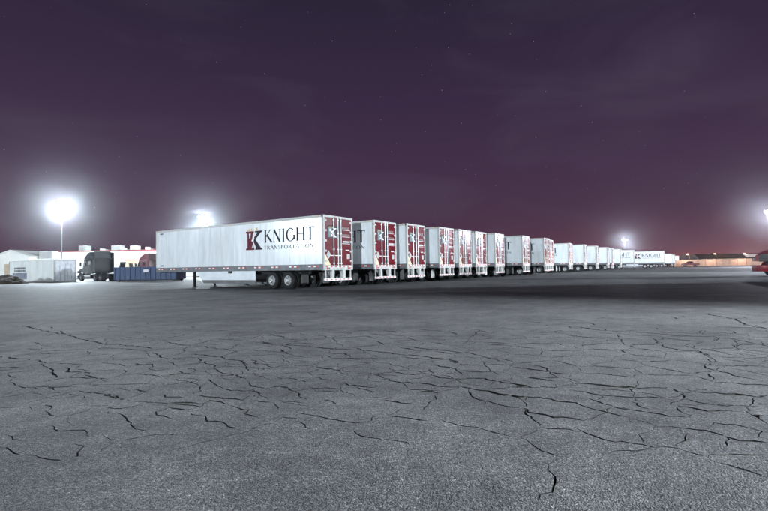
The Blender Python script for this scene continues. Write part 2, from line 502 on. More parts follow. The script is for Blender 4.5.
def build_yard():
    pts, edges, role = [], [], []
    kd_pts = []

    def ribbon(line, wfun, strength=1.0):
        # resample with jitter, then lay left edge / bed / right edge
        out = []
        for a, b in zip(line, line[1:]):
            n = max(1, int((b - a).length / 0.045))
            n = min(n, 60)
            for i in range(n):
                out.append(a.lerp(b, i / n))
        out.append(line[-1])
        n = len(out)
        if n < 3:
            return
        jag = []
        for i, p in enumerate(out):
            t = (out[min(n - 1, i + 1)] - out[max(0, i - 1)]).normalized()
            nn = Vector((-t.y, t.x))
            j = noise.noise(Vector((p.x * 4, p.y * 4, 3.1))) * 0.05 + noise.noise(Vector((p.x * 13, p.y * 13, 7.7))) * 0.035 + random.uniform(-1, 1) * 0.007
            if i in (0, n - 1):
                j = 0
            jag.append((p + nn * j, t, nn))
        prev = None
        for i, (p, t, nn) in enumerate(jag):
            e = min(1.0, i / 3.0, (n - 1 - i) / 3.0)
            w = wfun(p, t) * strength * (0.5 + 0.5 * e)
            w *= max(0.5, 1.0 + 0.8 * noise.noise(Vector((p.x * 2.3, p.y * 2.3, 9.0)))) * random.uniform(0.7, 1.3)
            a, b = w * random.uniform(0.25, 0.75), w * random.uniform(0.25, 0.75)
            base = len(pts)
            ends = i in (0, n - 1)
            if ends:
                pts.append(p.copy()); role.append(0)
                cur = (base, base, base)
            else:
                pts.extend([p + nn * a, p.copy(), p - nn * b]); role.extend([0, 1, 0])
                cur = (base, base + 1, base + 2)
            kd_pts.append(p)
            if prev:
                for k in range(3):
                    if prev[k] != cur[k]:
                        edges.append((prev[k], cur[k]))
            prev = cur

    def wfun(p, t):
        r = max(1.5, p.length)
        s = FPX / r
        d = p.normalized()
        along = abs(t.dot(d))                     # cracks running across the view are wider ones
        px = 1.2
        w = 1.2 * px / s * along + px * FPX / (s * s) * 0.85 * (1 - along)
        return min(0.034, max(0.009, w))

    for (ox, oy), lines in CRACKS:
        for ln in lines:
            ribbon([pix_ground(ox + a * Z4, oy + b * Z4) for a, b in ln], wfun)
    # alligator network of finer cracks: edges of irregular cells, only some of them open
    rnd = random.Random(31)

    def network(dx, dy, jx, jy, y0, y1, dens_at, s0, s1):
        cells = []
        y, gy = y0, 0
        while y < y1:
            for gx in range(int(34 / dx)):
                x = -17 + gx * dx + (dx / 2 if gy % 2 else 0)
                if abs(x) > y * 0.9 + 0.6:
                    continue
                cells.append(Vector((x + rnd.uniform(-jx, jx), y + rnd.uniform(-jy, jy))))
            y += dy
            gy += 1
        cv, ce, cf, _a, _b, _c = delaunay_2d_cdt(cells, [], [], 0, 1e-5)

        def circum(f):
            A, B, C = (cv[i] for i in f)
            d = 2 * (A.x * (B.y - C.y) + B.x * (C.y - A.y) + C.x * (A.y - B.y))
            if abs(d) < 1e-9:
                return None
            a2, b2, c2 = A.length_squared, B.length_squared, C.length_squared
            return Vector(((a2 * (B.y - C.y) + b2 * (C.y - A.y) + c2 * (A.y - B.y)) / d, (a2 * (C.x - B.x) + b2 * (A.x - C.x) + c2 * (B.x - A.x)) / d))
        byedge = {}
        for f in cf:
            for k in range(3):
                byedge.setdefault(tuple(sorted((f[k], f[(k + 1) % 3]))), []).append(f)
        for e, ff in byedge.items():
            if len(ff) != 2:
                continue
            a, b = circum(ff[0]), circum(ff[1])
            if a is None or b is None or not 0.06 < (a - b).length < 1.6:
                continue
            m = (a + b) / 2
            if rnd.random() < dens_at(m.x, m.y):
                ribbon([a, a.lerp(b, .5), b], wfun, rnd.uniform(s0, s1))

    # the cracking is worst in a belt across the lane, patchy elsewhere
    def belt_at(u, v):
        mid = 5.1 - 0.10 * u if u > 0 else 5.1 - 0.06 * u
        belt = math.exp(-((v - mid) / (1.6 if v < mid else 2.6)) ** 2)
        d = belt * (1.0 + 0.9 * noise.noise(Vector((u * .5, v * .5, 4.2)))) + 0.12 * max(0, noise.noise(Vector((u * .9, v * .9, 8.8))))
        return d * (0.1 if v < 3.2 and u < 1 else 1.0)

    def fine_at(u, v):
        return 0.9 * belt_at(u, v) if noise.noise(Vector((u * .55, v * .8, 17.0))) > 0.12 and v > 3.4 else 0.0
    network(0.66, 0.33, .28, .13, 2.3, 13.0, belt_at, 0.45, 0.9)
    network(0.36, 0.20, .15, .08, 3.2, 9.0, fine_at, 0.30, 0.6)
    kd = kdtree.KDTree(len(kd_pts))
    for i, p in enumerate(kd_pts):
        kd.insert((p.x, p.y, 0), i)
    kd.balance()
    # rings of plain points out to the horizon
    radii = [0.5, 1.2, 2.2, 3.5, 5, 7, 9.5, 12.5, 16, 20, 24]
    while radii[-1] < 600:
        radii.append(radii[-1] * 1.09)
    for k, r in enumerate(radii):
        n = 96
        for i in range(n):
            a = 2 * math.pi * (i + 0.5 * (k % 2)) / n
            q = (r * math.cos(a), r * math.sin(a), 0)
            if r < 26 and kd.find(q)[2] < 0.12:
                continue
            pts.append(Vector(q[:2]))
            role.append(0)
    vs, es, fs, ov, oe, of = delaunay_2d_cdt(pts, edges, [], 0, 1e-5)
    bed = [any(role[j] for j in o) for o in ov]
    for f in fs:                                   # a bed point must not drag a whole slab down
        if any(bed[i] for i in f):
            if max((vs[f[k]] - vs[f[(k + 1) % 3]]).length for k in range(3)) > 0.15:
                for i in f:
                    bed[i] = False
    co = []
    for v, b in zip(vs, bed):
        z = ground_z(v.x, v.y)
        co.append((v.x, v.y, z - (0.035 if b else 0.0)))
    me = bpy.data.meshes.new('ground')
    me.from_pydata(co, [], [tuple(f) for f in fs])
    me.materials.append(asphalt())
    me.materials.append(mat('crack_soil', (0.030, 0.029, 0.028), 0.95, spec=0.1, dirt=0.4, dirt_scale=20))
    me.polygons.foreach_set('material_index', [1 if any(bed[i] for i in f) else 0 for f in fs])
    bm = bmesh.new()
    bm.from_mesh(me)
    for f in bm.faces:
        if f.normal.z < 0:
            f.normal_flip()
    bm.to_mesh(me)
    bm.free()
    o = bpy.data.objects.new('ground', me)
    COL.objects.link(o)
    tag(o, 'grey cracked asphalt of the truck yard', kind='structure')
    return o


def asphalt():
    m = bpy.data.materials.new('old_asphalt')
    m.use_nodes = True
    N, L = m.node_tree.nodes, m.node_tree.links
    b = N['Principled BSDF']
    geo = N.new('ShaderNodeNewGeometry')

    def nz(scale, detail=4, rough=0.55, vec=None):
        n = N.new('ShaderNodeTexNoise')
        n.inputs['Scale'].default_value = scale
        n.inputs['Detail'].default_value = detail
        n.inputs['Roughness'].default_value = rough
        L.new(vec or geo.outputs['Position'], n.inputs['Vector'])
        return n.outputs[0]

    def ramp(src, stops):
        r = N.new('ShaderNodeValToRGB')
        e = r.color_ramp.elements
        while len(e) < len(stops):
            e.new(0.5)
        for q, (p, c) in zip(e, stops):
            q.position = p
            q.color = (*c, 1)
        L.new(src, r.inputs[0])
        return r.outputs[0]

    def mix(f, a, bb, t='MIX'):
        n = N.new('ShaderNodeMix')
        n.data_type = 'RGBA'
        n.blend_type = t
        for s, v in ((n.inputs[0], f), (n.inputs[6], a), (n.inputs[7], bb)):
            if isinstance(v, float):
                s.default_value = v
            elif isinstance(v, tuple):
                s.default_value = v
            else:
                L.new(v, s)
        return n.outputs[2]
    # aggregate: every little stone has its own grey
    vor = N.new('ShaderNodeTexVoronoi')
    vor.inputs['Scale'].default_value = 120.0
    L.new(geo.outputs['Position'], vor.inputs['Vector'])
    sc = N.new('ShaderNodeSeparateColor')
    L.new(vor.outputs['Color'], sc.inputs[0])
    stones = ramp(sc.outputs[0], [(0.0, (0.105, 0.106, 0.110)), (0.5, (0.142, 0.143, 0.148)), (0.92, (0.175, 0.176, 0.180)), (0.98, (0.24, 0.24, 0.24)), (1.0, (0.34, 0.34, 0.335))])
    grime = ramp(nz(0.55, 8, 0.62), [(0.32, (0.60, 0.60, 0.62)), (0.52, (1.0, 1.0, 1.0)), (0.70, (1.24, 1.23, 1.20))])
    bitumen = ramp(nz(50, 3, 0.6), [(0.36, (0.42, 0.42, 0.43)), (0.52, (1.0, 1.0, 1.0)), (0.66, (1.65, 1.65, 1.63))])
    stones = mix(0.85, stones, bitumen, 'MULTIPLY')
    col = mix(1.0, stones, grime, 'MULTIPLY')
    blot = ramp(nz(1.9, 6, 0.6), [(0.36, (0.74, 0.74, 0.75)), (0.52, (1.0, 1.0, 1.0)), (0.66, (1.14, 1.14, 1.13))])
    col = mix(1.0, col, blot, 'MULTIPLY')
    mott = ramp(nz(7.0, 5, 0.65), [(0.34, (0.72, 0.72, 0.73)), (0.52, (1.0, 1.0, 1.0)), (0.68, (1.22, 1.22, 1.21))])
    col = mix(0.9, col, mott, 'MULTIPLY')
    # tyre-polished lanes that run across the yard, and oil drips
    mp = N.new('ShaderNodeMapping')
    mp.inputs['Rotation'].default_value = (0, 0, R(-3))
    mp.inputs['Scale'].default_value = (0.035, 0.55, 1)
    L.new(geo.outputs['Position'], mp.inputs[0])
    lanes = ramp(nz(1.0, 5, 0.6, mp.outputs[0]), [(0.35, (0.74, 0.74, 0.76)), (0.55, (1.0, 1.0, 1.0)), (0.7, (1.10, 1.10, 1.08))])
    col = mix(0.8, col, lanes, 'MULTIPLY')
    oil = ramp(nz(0.9, 3, 0.5), [(0.64, (1, 1, 1)), (0.72, (0.60, 0.60, 0.61))])
    col = mix(0.7, col, oil, 'MULTIPLY')
    L.new(col, b.inputs['Base Color'])
    rr = N.new('ShaderNodeMapRange')
    rr.inputs['To Min'].default_value = 0.62
    rr.inputs['To Max'].default_value = 0.88
    L.new(nz(30, 3), rr.inputs[0])
    L.new(rr.outputs[0], b.inputs['Roughness'])
    b.inputs['Specular IOR Level'].default_value = 0.4
    last = None
    for src, dist in ((nz(2.2, 3), 0.030), (nz(8.0, 4, 0.6), 0.025), (nz(20, 3, 0.6), 0.045), (nz(55, 4, 0.7), 0.050), (vor.outputs['Distance'], -0.010)):
        bp = N.new('ShaderNodeBump')
        bp.inputs['Strength'].default_value = 1.0
        bp.inputs['Distance'].default_value = abs(dist)
        bp.invert = dist < 0
        L.new(src, bp.inputs['Height'])
        if last:
            L.new(last, bp.inputs['Normal'])
        last = bp.outputs[0]
    L.new(last, b.inputs['Normal'])
    return m


GROUND = build_yard()


# ------------------------------------------------------------------ lettering: flared capitals drawn as strokes
WEIGHT = 1.42


def st(p, q, w, w2=None, flare=1.25):
    p, q = Vector(p), Vector(q)
    w *= WEIGHT
    w2 = w if w2 is None else w2 * WEIGHT
    d = (q - p).normalized()
    n = Vector((-d.y, d.x))
    L = (q - p).length
    a, b = p + d * min(0.12, L * 0.2), q - d * min(0.12, L * 0.2)
    return [p + n * (w * flare / 2), a + n * (w / 2), b + n * (w2 / 2), q + n * (w2 * flare / 2),
            q - n * (w2 * flare / 2), b - n * (w2 / 2), a - n * (w / 2), p - n * (w * flare / 2)]


def arc(cx, cy, rx, ry, a0, a1, thick, thin, n=14):
    out = []
    for i in range(n):
        q = []
        for k in (i, i + 1):
            a = R(a0 + (a1 - a0) * k / n)
            w = WEIGHT * (thin + (thick - thin) * abs(math.cos(a)))
            q.append((Vector((cx + (rx) * math.cos(a), cy + (ry) * math.sin(a))),
                      Vector((cx + (rx - w) * math.cos(a), cy + (ry - w * 0.85) * math.sin(a)))))
        out.append([q[0][0], q[1][0], q[1][1], q[0][1]])
    return out


def ser(x, y, h=0.11):
    return [Vector((x - h, y - 0.018)), Vector((x + h, y - 0.018)), Vector((x + h, y + 0.018)), Vector((x - h, y + 0.018))]


GLYPH = {
    'K': (0.80, lambda: [st((.12, 0), (.12, 1), .12), st((.66, 1), (.17, .46), .055), st((.30, .58), (.80, 0), .115), ser(.12, .982), ser(.12, .018)]),
    'N': (0.86, lambda: [st((.12, 0), (.12, 1), .055), st((.12, .99), (.74, .01), .12, flare=1.0), st((.74, 0), (.74, 1), .055), ser(.74, .982), ser(.12, .018)]),
    'I': (0.24, lambda: [st((.12, 0), (.12, 1), .12), ser(.12, .982), ser(.12, .018)]),
    'G': (0.92, lambda: arc(.48, .5, .46, .52, 48, 322, .12, .05, 18) + [st((.84, .10), (.84, .46), .11), ser(.82, .455)]),
    'H': (0.86, lambda: [st((.12, 0), (.12, 1), .12), st((.74, 0), (.74, 1), .12), [Vector((.18, .485)), Vector((.68, .485)), Vector((.68, .535)), Vector((.18, .535))], ser(.12, .982), ser(.12, .018), ser(.74, .982), ser(.74, .018)]),
    'T': (0.74, lambda: [st((.37, 0), (.37, .94), .12, flare=1.1), [Vector((.0, .94)), Vector((.74, .94)), Vector((.74, 1.0)), Vector((.0, 1.0))], st((.02, .83), (.02, .94), .035), st((.72, .83), (.72, .94), .035), ser(.37, .018)]),
    'R': (0.74, lambda: [st((.12, 0), (.12, 1), .12), st((.34, .46), (.74, 0), .11)] + arc(.28, .73, .32, .27, -90, 90, .11, .05, 9) + [[Vector((.14, .95)), Vector((.30, .95)), Vector((.30, 1.0)), Vector((.14, 1.0))], [Vector((.14, .46)), Vector((.30, .46)), Vector((.30, .51)), Vector((.14, .51))]]),
    'A': (0.80, lambda: [st((.04, 0), (.40, 1), .055), st((.39, 1), (.76, 0), .115), [Vector((.2, .34)), Vector((.6, .34)), Vector((.6, .39)), Vector((.2, .39))]]),
    'S': (0.56, lambda: arc(.28, .75, .22, .26, 30, 270, .09, .06, 10) + arc(.28, .265, .24, .27, 90, -150, .09, .06, 10)),
    'P': (0.62, lambda: [st((.12, 0), (.12, 1), .12)] + arc(.28, .71, .31, .29, -90, 90, .11, .05, 9) + [[Vector((.14, .95)), Vector((.30, .95)), Vector((.30, 1.0)), Vector((.14, 1.0))], [Vector((.14, .42)), Vector((.30, .42)), Vector((.30, .47)), Vector((.14, .47))]]),
    'O': (0.98, lambda: arc(.49, .5, .49, .52, 0, 360, .115, .05, 22)),
}


def text_polys(txt, x0, x1, z0, h, track=0.12):
    """polygons of a word fitted between x0 and x1 (reading direction) on the baseline z0"""
    adv = sum(GLYPH[c][0] for c in txt) + track * (len(txt) - 1)
    k = (x1 - x0) / adv
    out, x = [], 0.0
    for c in txt:
        for poly in GLYPH[c][1]():
            out.append([((x0 + (x + p.x) * k), z0 + p.y * h) for p in poly])
        x += GLYPH[c][0] + track
    return out


def flat_polys(mb, polys, place, mi=0):
    """thin vinyl: every piece a hair above the last so that none share a plane"""
    for i, poly in enumerate(polys):
        e = 0.003 + 0.00025 * (i % 9)
        mb.add([place(a, b, e) for a, b in poly], [tuple(range(len(poly)))], mi)


def on_side(y):
    return lambda a, b, e: (a, y + e, b)


def on_rear(x):
    return lambda a, b, e: (x - e, a, b)


def quad(a0, a1, b0, b1):
    return [(a0, b0), (a1, b0), (a1, b1), (a0, b1)]


# ------------------------------------------------------------------ box trailer (local +X forward, rear at x = 0)
TL, TW, TH = 16.15, 1.295, 4.11
Z_RAIL0, Z_RAIL1, Z_TOP = 1.08, 1.40, 3.99


def make_wheel(parent, cx, y, out, name='wheel', r=0.505, rim_mat=RIM):
    """tyre lying in the XZ plane at side y; out = +1 / -1 says which way the dish faces"""
    t = MB()
    w = 0.27
    ya, yb = y - out * w / 2, y + out * w / 2
    prof = [(r * .56, ya), (r * .80, ya - out * .012), (r * .95, ya + out * .01), (r, ya + out * .045), (r * .985, ya + out * .10), (r, y),
            (r * .985, yb - out * .10), (r, yb - out * .045), (r * .95, yb - out * .01), (r * .80, yb + out * .012), (r * .56, yb)]
    t.lathe_y(prof, cx, r, 28)
    o = t.build(name, RUBBER, parent, smooth=True)
    m = MB()
    m.lathe_y([(r * .57, yb - out * .005), (r * .53, yb - out * .012), (r * .50, yb - out * .06), (r * .36, yb - out * .10), (r * .34, yb - out * .06)], cx, r, 20)
    m.lathe_y([(r * .33, yb - out * .115), (r * .27, yb - out * .095), (r * .20, yb - out * .02), (r * .17, yb + out * .03), (r * .10, yb + out * .045), (0.001, yb + out * .045)], cx, r, 16)
    m.build('rim', rim_mat, o, smooth=True)
    h = MB()
    for i in range(8):
        a = 2 * math.pi * i / 8
        px, pz = cx + r * .42 * math.cos(a), r + r * .42 * math.sin(a)
        h.tube((px, yb - out * .055, pz), (px, yb - out * .094, pz), r * .062, n=8)
    h.build('hand_hole', UNDER, o)['kind'] = 'stuff'
    return o


def make_trailer(reefer=False):
    root = empty('box_trailer', 'white box trailer', 'trailer', 'trailers parked in a row')
    # inner box that the panels are riveted on
    MB().box(0.06, TL - 0.02, -TW + 0.02, TW - 0.012, Z_RAIL0 + 0.05, Z_TOP).build('cargo_box', ROOFW, root)
    MB().box(0.05, TL, -TW, TW, Z_TOP, TH - 0.03).build('roof', ROOFW, root, bevel=0.03)
    n = 13
    pw = (TL - 0.16 - 0.12) / n
    proto = None
    for i in range(n):
        x0 = 0.12 + i * pw
        if proto is None:
            mb = MB().box(0.007, pw - 0.007, 0, 0.012, Z_RAIL1, Z_TOP - 0.02)
            proto = mb.build('side_panel', WHITE, root, bevel=0.003)
            p = proto
        else:
            p = proto.copy()
            COL.objects.link(p)
            p.parent = root
        p.location = (x0, TW - 0.012, 0)
    MB().box(0.12, TL - 0.04, -TW, -TW + 0.019, Z_RAIL1, Z_TOP - 0.02).build('side_wall', WHITE, root)
    MB().box(TL - 0.02, TL + 0.01, -TW + 0.06, TW - 0.06, Z_RAIL0, Z_TOP).build('front_wall', WHITE, root)
    for s in (-1, 1):
        MB().box(0.0, TL, s * (TW - 0.05), s * (TW + 0.012), Z_TOP - 0.02, TH).build('top_rail', FRAMEW, root, bevel=0.012)
        br = MB().box(0.02, TL, s * (TW - 0.06), s * (TW + 0.014), Z_RAIL0, Z_RAIL1).build('bottom_rail', RAIL, root, bevel=0.008)
        MB().tube((TL - 0.02, s * (TW - 0.06), Z_RAIL0), (TL - 0.02, s * (TW - 0.06), TH - 0.02), 0.072, n=10).build('corner_post', FRAMEW, root, smooth=True)
        if s == 1:
            # reflective strips: red half, white half, all along the rail
            for k in range(11):
                x = 0.35 + k * 1.47
                tp = MB()
                for j in range(4):
                    tp.add([(x + j * .19, TW + 0.0165, 1.245), (x + j * .19 + .186, TW + 0.0165, 1.245), (x + j * .19 + .186, TW + 0.0165, 1.315), (x + j * .19, TW + 0.0165, 1.315)], [(0, 1, 2, 3)], j % 2)
                tp.build('reflective_tape', [TAPE_R, TAPE_W], br)
        for k, x in enumerate((0.25, TL / 2 - .2, TL - 0.35)):
            MB().box(x, x + 0.12, s * (TW + 0.012), s * (TW + 0.03), Z_TOP + 0.035, Z_TOP + 0.085).build('marker_light', AMBER, root)
    MB().box(TL - 0.95, TL - 0.55, TW + .001, TW + .006, Z_TOP - 0.17, Z_TOP - 0.09).build('name_plate', INK, root)
    MB().box(TL - 0.95, TL - 0.55, TW + .001, TW + .006, Z_RAIL1 + 0.1, Z_RAIL1 + 0.18).build('name_plate', INK, root)
    # side lettering and emblem, left side
    mb = MB()
    pl = on_side(TW)
    flat_polys(mb, [[(-a, b) for a, b in p] for p in text_polys('KNIGHT', -4.62, -0.66, 2.76, 0.76, 0.13)], pl)
    flat_polys(mb, [[(-a, b) for a, b in p] for p in text_polys('TRANSPORTATION', -4.66, -0.70, 2.35, 0.215, 0.16)], pl)
    mb.build('lettering', INK, root)

    def emblem(u0, z0, w, h, flip):
        # big slab-serif K with a small helm and crown, pieces (colour, outline in 0..1)
        pcs = [
            (0, [(0.0, 0.0), (0.52, 0.0), (0.52, 0.09), (0.44, 0.12), (0.44, 0.40), (0.40, 0.62), (0.44, 0.86), (0.50, 0.90), (0.50, 1.0), (0.0, 1.0), (0.0, 0.91), (0.09, 0.88), (0.09, 0.12), (0.0, 0.09)]),
            (1, [(0.56, 1.0), (1.0, 1.0), (1.0, 0.93), (0.90, 0.89), (0.60, 0.55), (0.92, 0.10), (1.0, 0.08), (1.0, 0.0), (0.58, 0.0), (0.58, 0.07), (0.63, 0.10), (0.48, 0.42), (0.46, 0.60), (0.70, 0.90), (0.56, 0.93)]),
            (3, [(0.22, 0.62), (0.27, 0.62), (0.30, 0.88), (0.19, 0.88)]),
            (3, [(0.36, 0.10), (0.55, 0.10), (0.47, 0.40)]),
            (3, [(0.34, 0.48), (0.44, 0.42), (0.52, 0.60), (0.48, 0.74), (0.40, 0.60)]),
            (1, [(0.40, 0.13), (0.50, 0.13), (0.46, 0.28)]),
            (2, [(0.08, 1.03), (0.48, 1.03), (0.50, 1.11), (0.40, 1.06), (0.36, 1.17), (0.28, 1.06), (0.20, 1.15), (0.15, 1.06), (0.06, 1.12)]),
            (2, [(0.62, 1.03), (0.72, 1.03), (0.72, 1.20), (0.66, 1.14), (0.62, 1.19)]),
            (3, [(0.52, 1.02), (0.60, 1.02), (0.60, 1.14), (0.52, 1.11)]),
        ]
        return [(c, [(flip * (u0 + a * w), z0 + b * h) for a, b in p]) for c, p in pcs]
    mb = MB()
    for k, (c, p) in enumerate(emblem(-6.26, 2.36, 1.46, 1.16, -1)):
        mb.add([(a, TW + 0.003 + 0.0006 * k, b) for a, b in p], [tuple(range(len(p)))], c)
    mb.build('emblem', [LOGO_R, LOGO_D, LOGO_G, LOGO_W], root)

    # rear frame, doors
    fr = MB()
    fr.box(-0.03, 0.12, TW - 0.10, TW + 0.012, Z_RAIL0 - 0.02, TH - 0.001)
    fr.box(-0.03, 0.12, -TW - 0.012, -TW + 0.10, Z_RAIL0 - 0.02, TH - 0.001)
    fr.box(-0.028, 0.12, -TW + 0.10, TW - 0.10, TH - 0.12, TH - 0.001)
    fr.box(-0.028, 0.12, -TW + 0.10, TW - 0.10, Z_RAIL0 - 0.02, 1.32)
    fr.build('rear_frame', FRAMEW, root)
    tp = MB()
    for j in range(12):
        y = 1.14 - j * 0.19
        tp.add([(-0.031, y, 1.23), (-0.031, y - .188, 1.23), (-0.031, y - .188, 1.30), (-0.031, y, 1.30)], [(0, 1, 2, 3)], j % 2)
    tp.build('sill_tape', [TAPE_R, TAPE_W], root)
    MB().box(0.005, 0.05, -0.16, 0.035, 1.33, TH - 0.125).build('door_seal', UNDER, root)
    for side in (1, -1):
        ya, yb = (0.035, TW - 0.105) if side == 1 else (-TW + 0.105, -0.165)
        d = MB().box(-0.012, 0.045, ya, yb, 1.33, TH - 0.13).build('door', RED, root, bevel=0.006)
        for k in range(5):
            z = 1.52 + k * 0.56
            h = MB().box(-0.045, -0.013, side * (TW - 0.24), side * (TW + 0.02), z, z + 0.11)
            h.build('hinge', FRAMEW, d, bevel=0.01)
        for y in ((0.46, 0.07) if side == 1 else (-0.20,)):
            MB().tube((-0.05, y, 1.20), (-0.05, y, TH - 0.04), 0.020, n=8).build('lock_rod', RODM, d, smooth=True)
            for z in (1.40, 2.2, 3.1, 3.85):
                MB().box(-0.065, -0.013, y - 0.05, y + 0.05, z, z + 0.06).build('rod_bracket', RODM, d)
            MB().box(-0.075, -0.06, y - 0.02, y + 0.34 if y != 0.07 else y - 0.02 + .3, 1.86, 1.90).build('handle', RODM, d)
        rp = on_rear(-0.012)
        if side == 1:
            mb = MB()
            mb.add([(-0.0135, y, z) for y, z in quad(0.97, 0.12, 2.84, 3.56)], [(0, 1, 2, 3)], 1)
            for k, (c, p) in enumerate(emblem(-0.92, 2.90, 0.74, 0.52, -1)):
                mb.add([(-0.0155 - 0.0006 * k, a, b) for a, b in p], [tuple(range(len(p)))], {0: 4, 1: 3, 2: 2, 3: 3}[c])
            mb.build('emblem', [LOGO_R, LOGO_D, LOGO_G, LOGO_W, LOGO_T], d)
            mb = MB()
            flat_polys(mb, [[(0.88, 2.17), (0.70, 1.93), (0.88, 1.69), (1.06, 1.93)]], rp)
            mb.build('placard', mat('worn_white_decal', (0.42, 0.42, 0.42), .45, dirt=.35, dirt_scale=9), d)
            mb = MB()
            flat_polys(mb, [[(1.185, 1.34), (1.185, 1.95), (1.10, 1.88), (0.72, 1.37), (0.72, 1.34)]], rp)
            mb.build('corner_sticker', CREAM, d)
        else:
            for (w, z, h, y0, y1) in (('KNIGHT', 3.40, 0.13, -0.36, -1.02), ('TRANSPORTATION', 3.01, 0.11, -0.34, -1.06)):
                mb = MB()
                flat_polys(mb, text_polys(w, y0, y1, z, h, 0.2), rp)
                mb.build('lettering', mat('worn_white_decal', (0.42, 0.42, 0.42), .45, dirt=.35, dirt_scale=9), d)['kind'] = 'stuff'
            mb = MB()
            flat_polys(mb, [quad(-0.40 - .075 * k, -0.455 - .075 * k, 2.64, 2.73) for k in range(8)], rp)
            mb.build('number_row', LOGO_W, d)['kind'] = 'stuff'
            mb = MB()
            flat_polys(mb, [quad(-0.66 - .07 * k, -0.71 - .07 * k, 2.16, 2.23) for k in range(5)], rp)
            mb.build('number_row', LOGO_W, d)['kind'] = 'stuff'
            for z in (3.345, 2.955, 2.565):
                mb = MB()
                flat_polys(mb, [quad(-0.32, -1.08, z, z + 0.022)], rp)
                mb.build('text_rule', LOGO_W, d)
            mb = MB()
            flat_polys(mb, [quad(-0.76, -1.04, 1.70, 1.98)], rp)
            mb.build('placard', mat('worn_white_decal', (0.42, 0.42, 0.42), .45, dirt=.35, dirt_scale=9), d)
    for y in (1.02, -1.02):
        for k in range(2):
            MB().tube((-0.035, y - .16 * k * (1 if y > 0 else -1), 1.16), (-0.02, y - .16 * k * (1 if y > 0 else -1), 1.16), 0.055, n=14).build('tail_light', TAIL, root)
    for k in range(3):
        MB().box(-0.04, -0.029, -0.35 + .3 * k, -0.25 + .3 * k, TH - 0.08, TH - 0.045).build('marker_light', TAIL, root)
    # rear underride guard
    b = MB().box(-0.03, 0.08, -1.22, 1.22, 0.47, 0.60).build('bumper', STEEL, root, bevel=0.01)
    tp = MB()
    for j in range(12):
        y = 1.14 - j * 0.19
        tp.add([(-0.0325, y, 0.50), (-0.0325, y - .188, 0.50), (-0.0325, y - .188, 0.57), (-0.0325, y, 0.57)], [(0, 1, 2, 3)], j % 2)
    tp.build('bumper_tape', [TAPE_R, TAPE_W], b)
    for y in (0.50, -0.50):
        MB().prism([(-0.015, 0.60), (0.10, 0.60), (0.34, 1.08), (-0.015, 1.08)], y - 0.11, y + 0.11).build('bumper_strut', FRAMEW, root)
    for y in (1.12, -1.12):
        MB().box(-0.012, 0.05, y - 0.03, y + 0.03, 0.60, 1.07).build('bumper_strut', FRAMEW, root)
    # running gear
    u = MB()
    for y in (0.52, -0.52):
        u.box(1.6, 6.2, y - 0.05, y + 0.05, 0.86, 1.06)
    for k in range(27):
        x = 0.4 + k * 0.59
        u.box(x, x + 0.06, -TW + 0.07, TW - 0.07, Z_RAIL0 - 0.04, Z_RAIL0 + 0.048)
    u.build('underframe', UNDER, root)['kind'] = 'stuff'
    for cx in (2.75, 4.05):
        MB().tube((cx, -1.0, 0.505), (cx, 1.0, 0.505), 0.075, n=10).build('axle', UNDER, root)
        for s in (1, -1):
            make_wheel(root, cx, s * 1.12, s)
            make_wheel(root, cx, s * 0.80, s)
    for s in (1, -1):
        MB().box(1.72, 1.735, s * 0.62, s * 1.24, 0.28, 1.0).build('mud_flap', FLAP, root)
        leg = MB().box(12.12, 12.26, s * 0.74, s * 0.90, 0.30, 1.08).box(12.14, 12.24, s * 0.76, s * 0.88, 0.05, 0.35).build('landing_leg', UNDER, root)
        MB().box(12.02, 12.36, s * 0.70, s * 0.94, 0.0, 0.05).build('foot', UNDER, leg)
        y = s * (TW - 0.03)
        sk = MB().prism([(5.45, 0.52), (10.75, 0.52), (11.3, 1.08), (5.45, 1.08)], y - 0.012, y + 0.012).build('side_skirt', SKIRT, root)
        MB().prism([(5.45, 0.30), (10.55, 0.30), (10.75, 0.517), (5.45, 0.517)], y - 0.009, y + 0.009).build('skirt_edge', SKIRT_E, sk)
    MB().tube((12.19, -0.75, 0.72), (12.19, 0.75, 0.72), 0.03, n=8).build('cross_shaft', UNDER, root)
    MB().box(7.6, 7.95, TW - .05, TW + 0.03, Z_RAIL0 - .14, Z_RAIL0 + 0.005).build('light_bracket', UNDER, root)
    return root


FWD = Vector((-0.840, 0.5424))
LEFT = Vector((-FWD.y, FWD.x))           # towards the side the photograph shows


def place_trailer(root, nx, ny):
    """nx, ny: the rear corner nearest the camera"""
    c = Vector((nx, ny)) - LEFT * TW
    a = random.uniform(-0.012, 0.012) if ny > 25 else 0.0
    f = Vector((FWD.x * math.cos(a) - FWD.y * math.sin(a), FWD.x * math.sin(a) + FWD.y * math.cos(a)))
    return seat(root, c.x, c.y, f, 12.0)


ROWDIR = Vector((0.645, 0.764))
A0 = Vector((-3.29, 24.5))


def row(t, q=0.0):
    """rear corner t metres down the row, pushed q metres forward out of line"""
    return A0 + ROWDIR * t + FWD * q


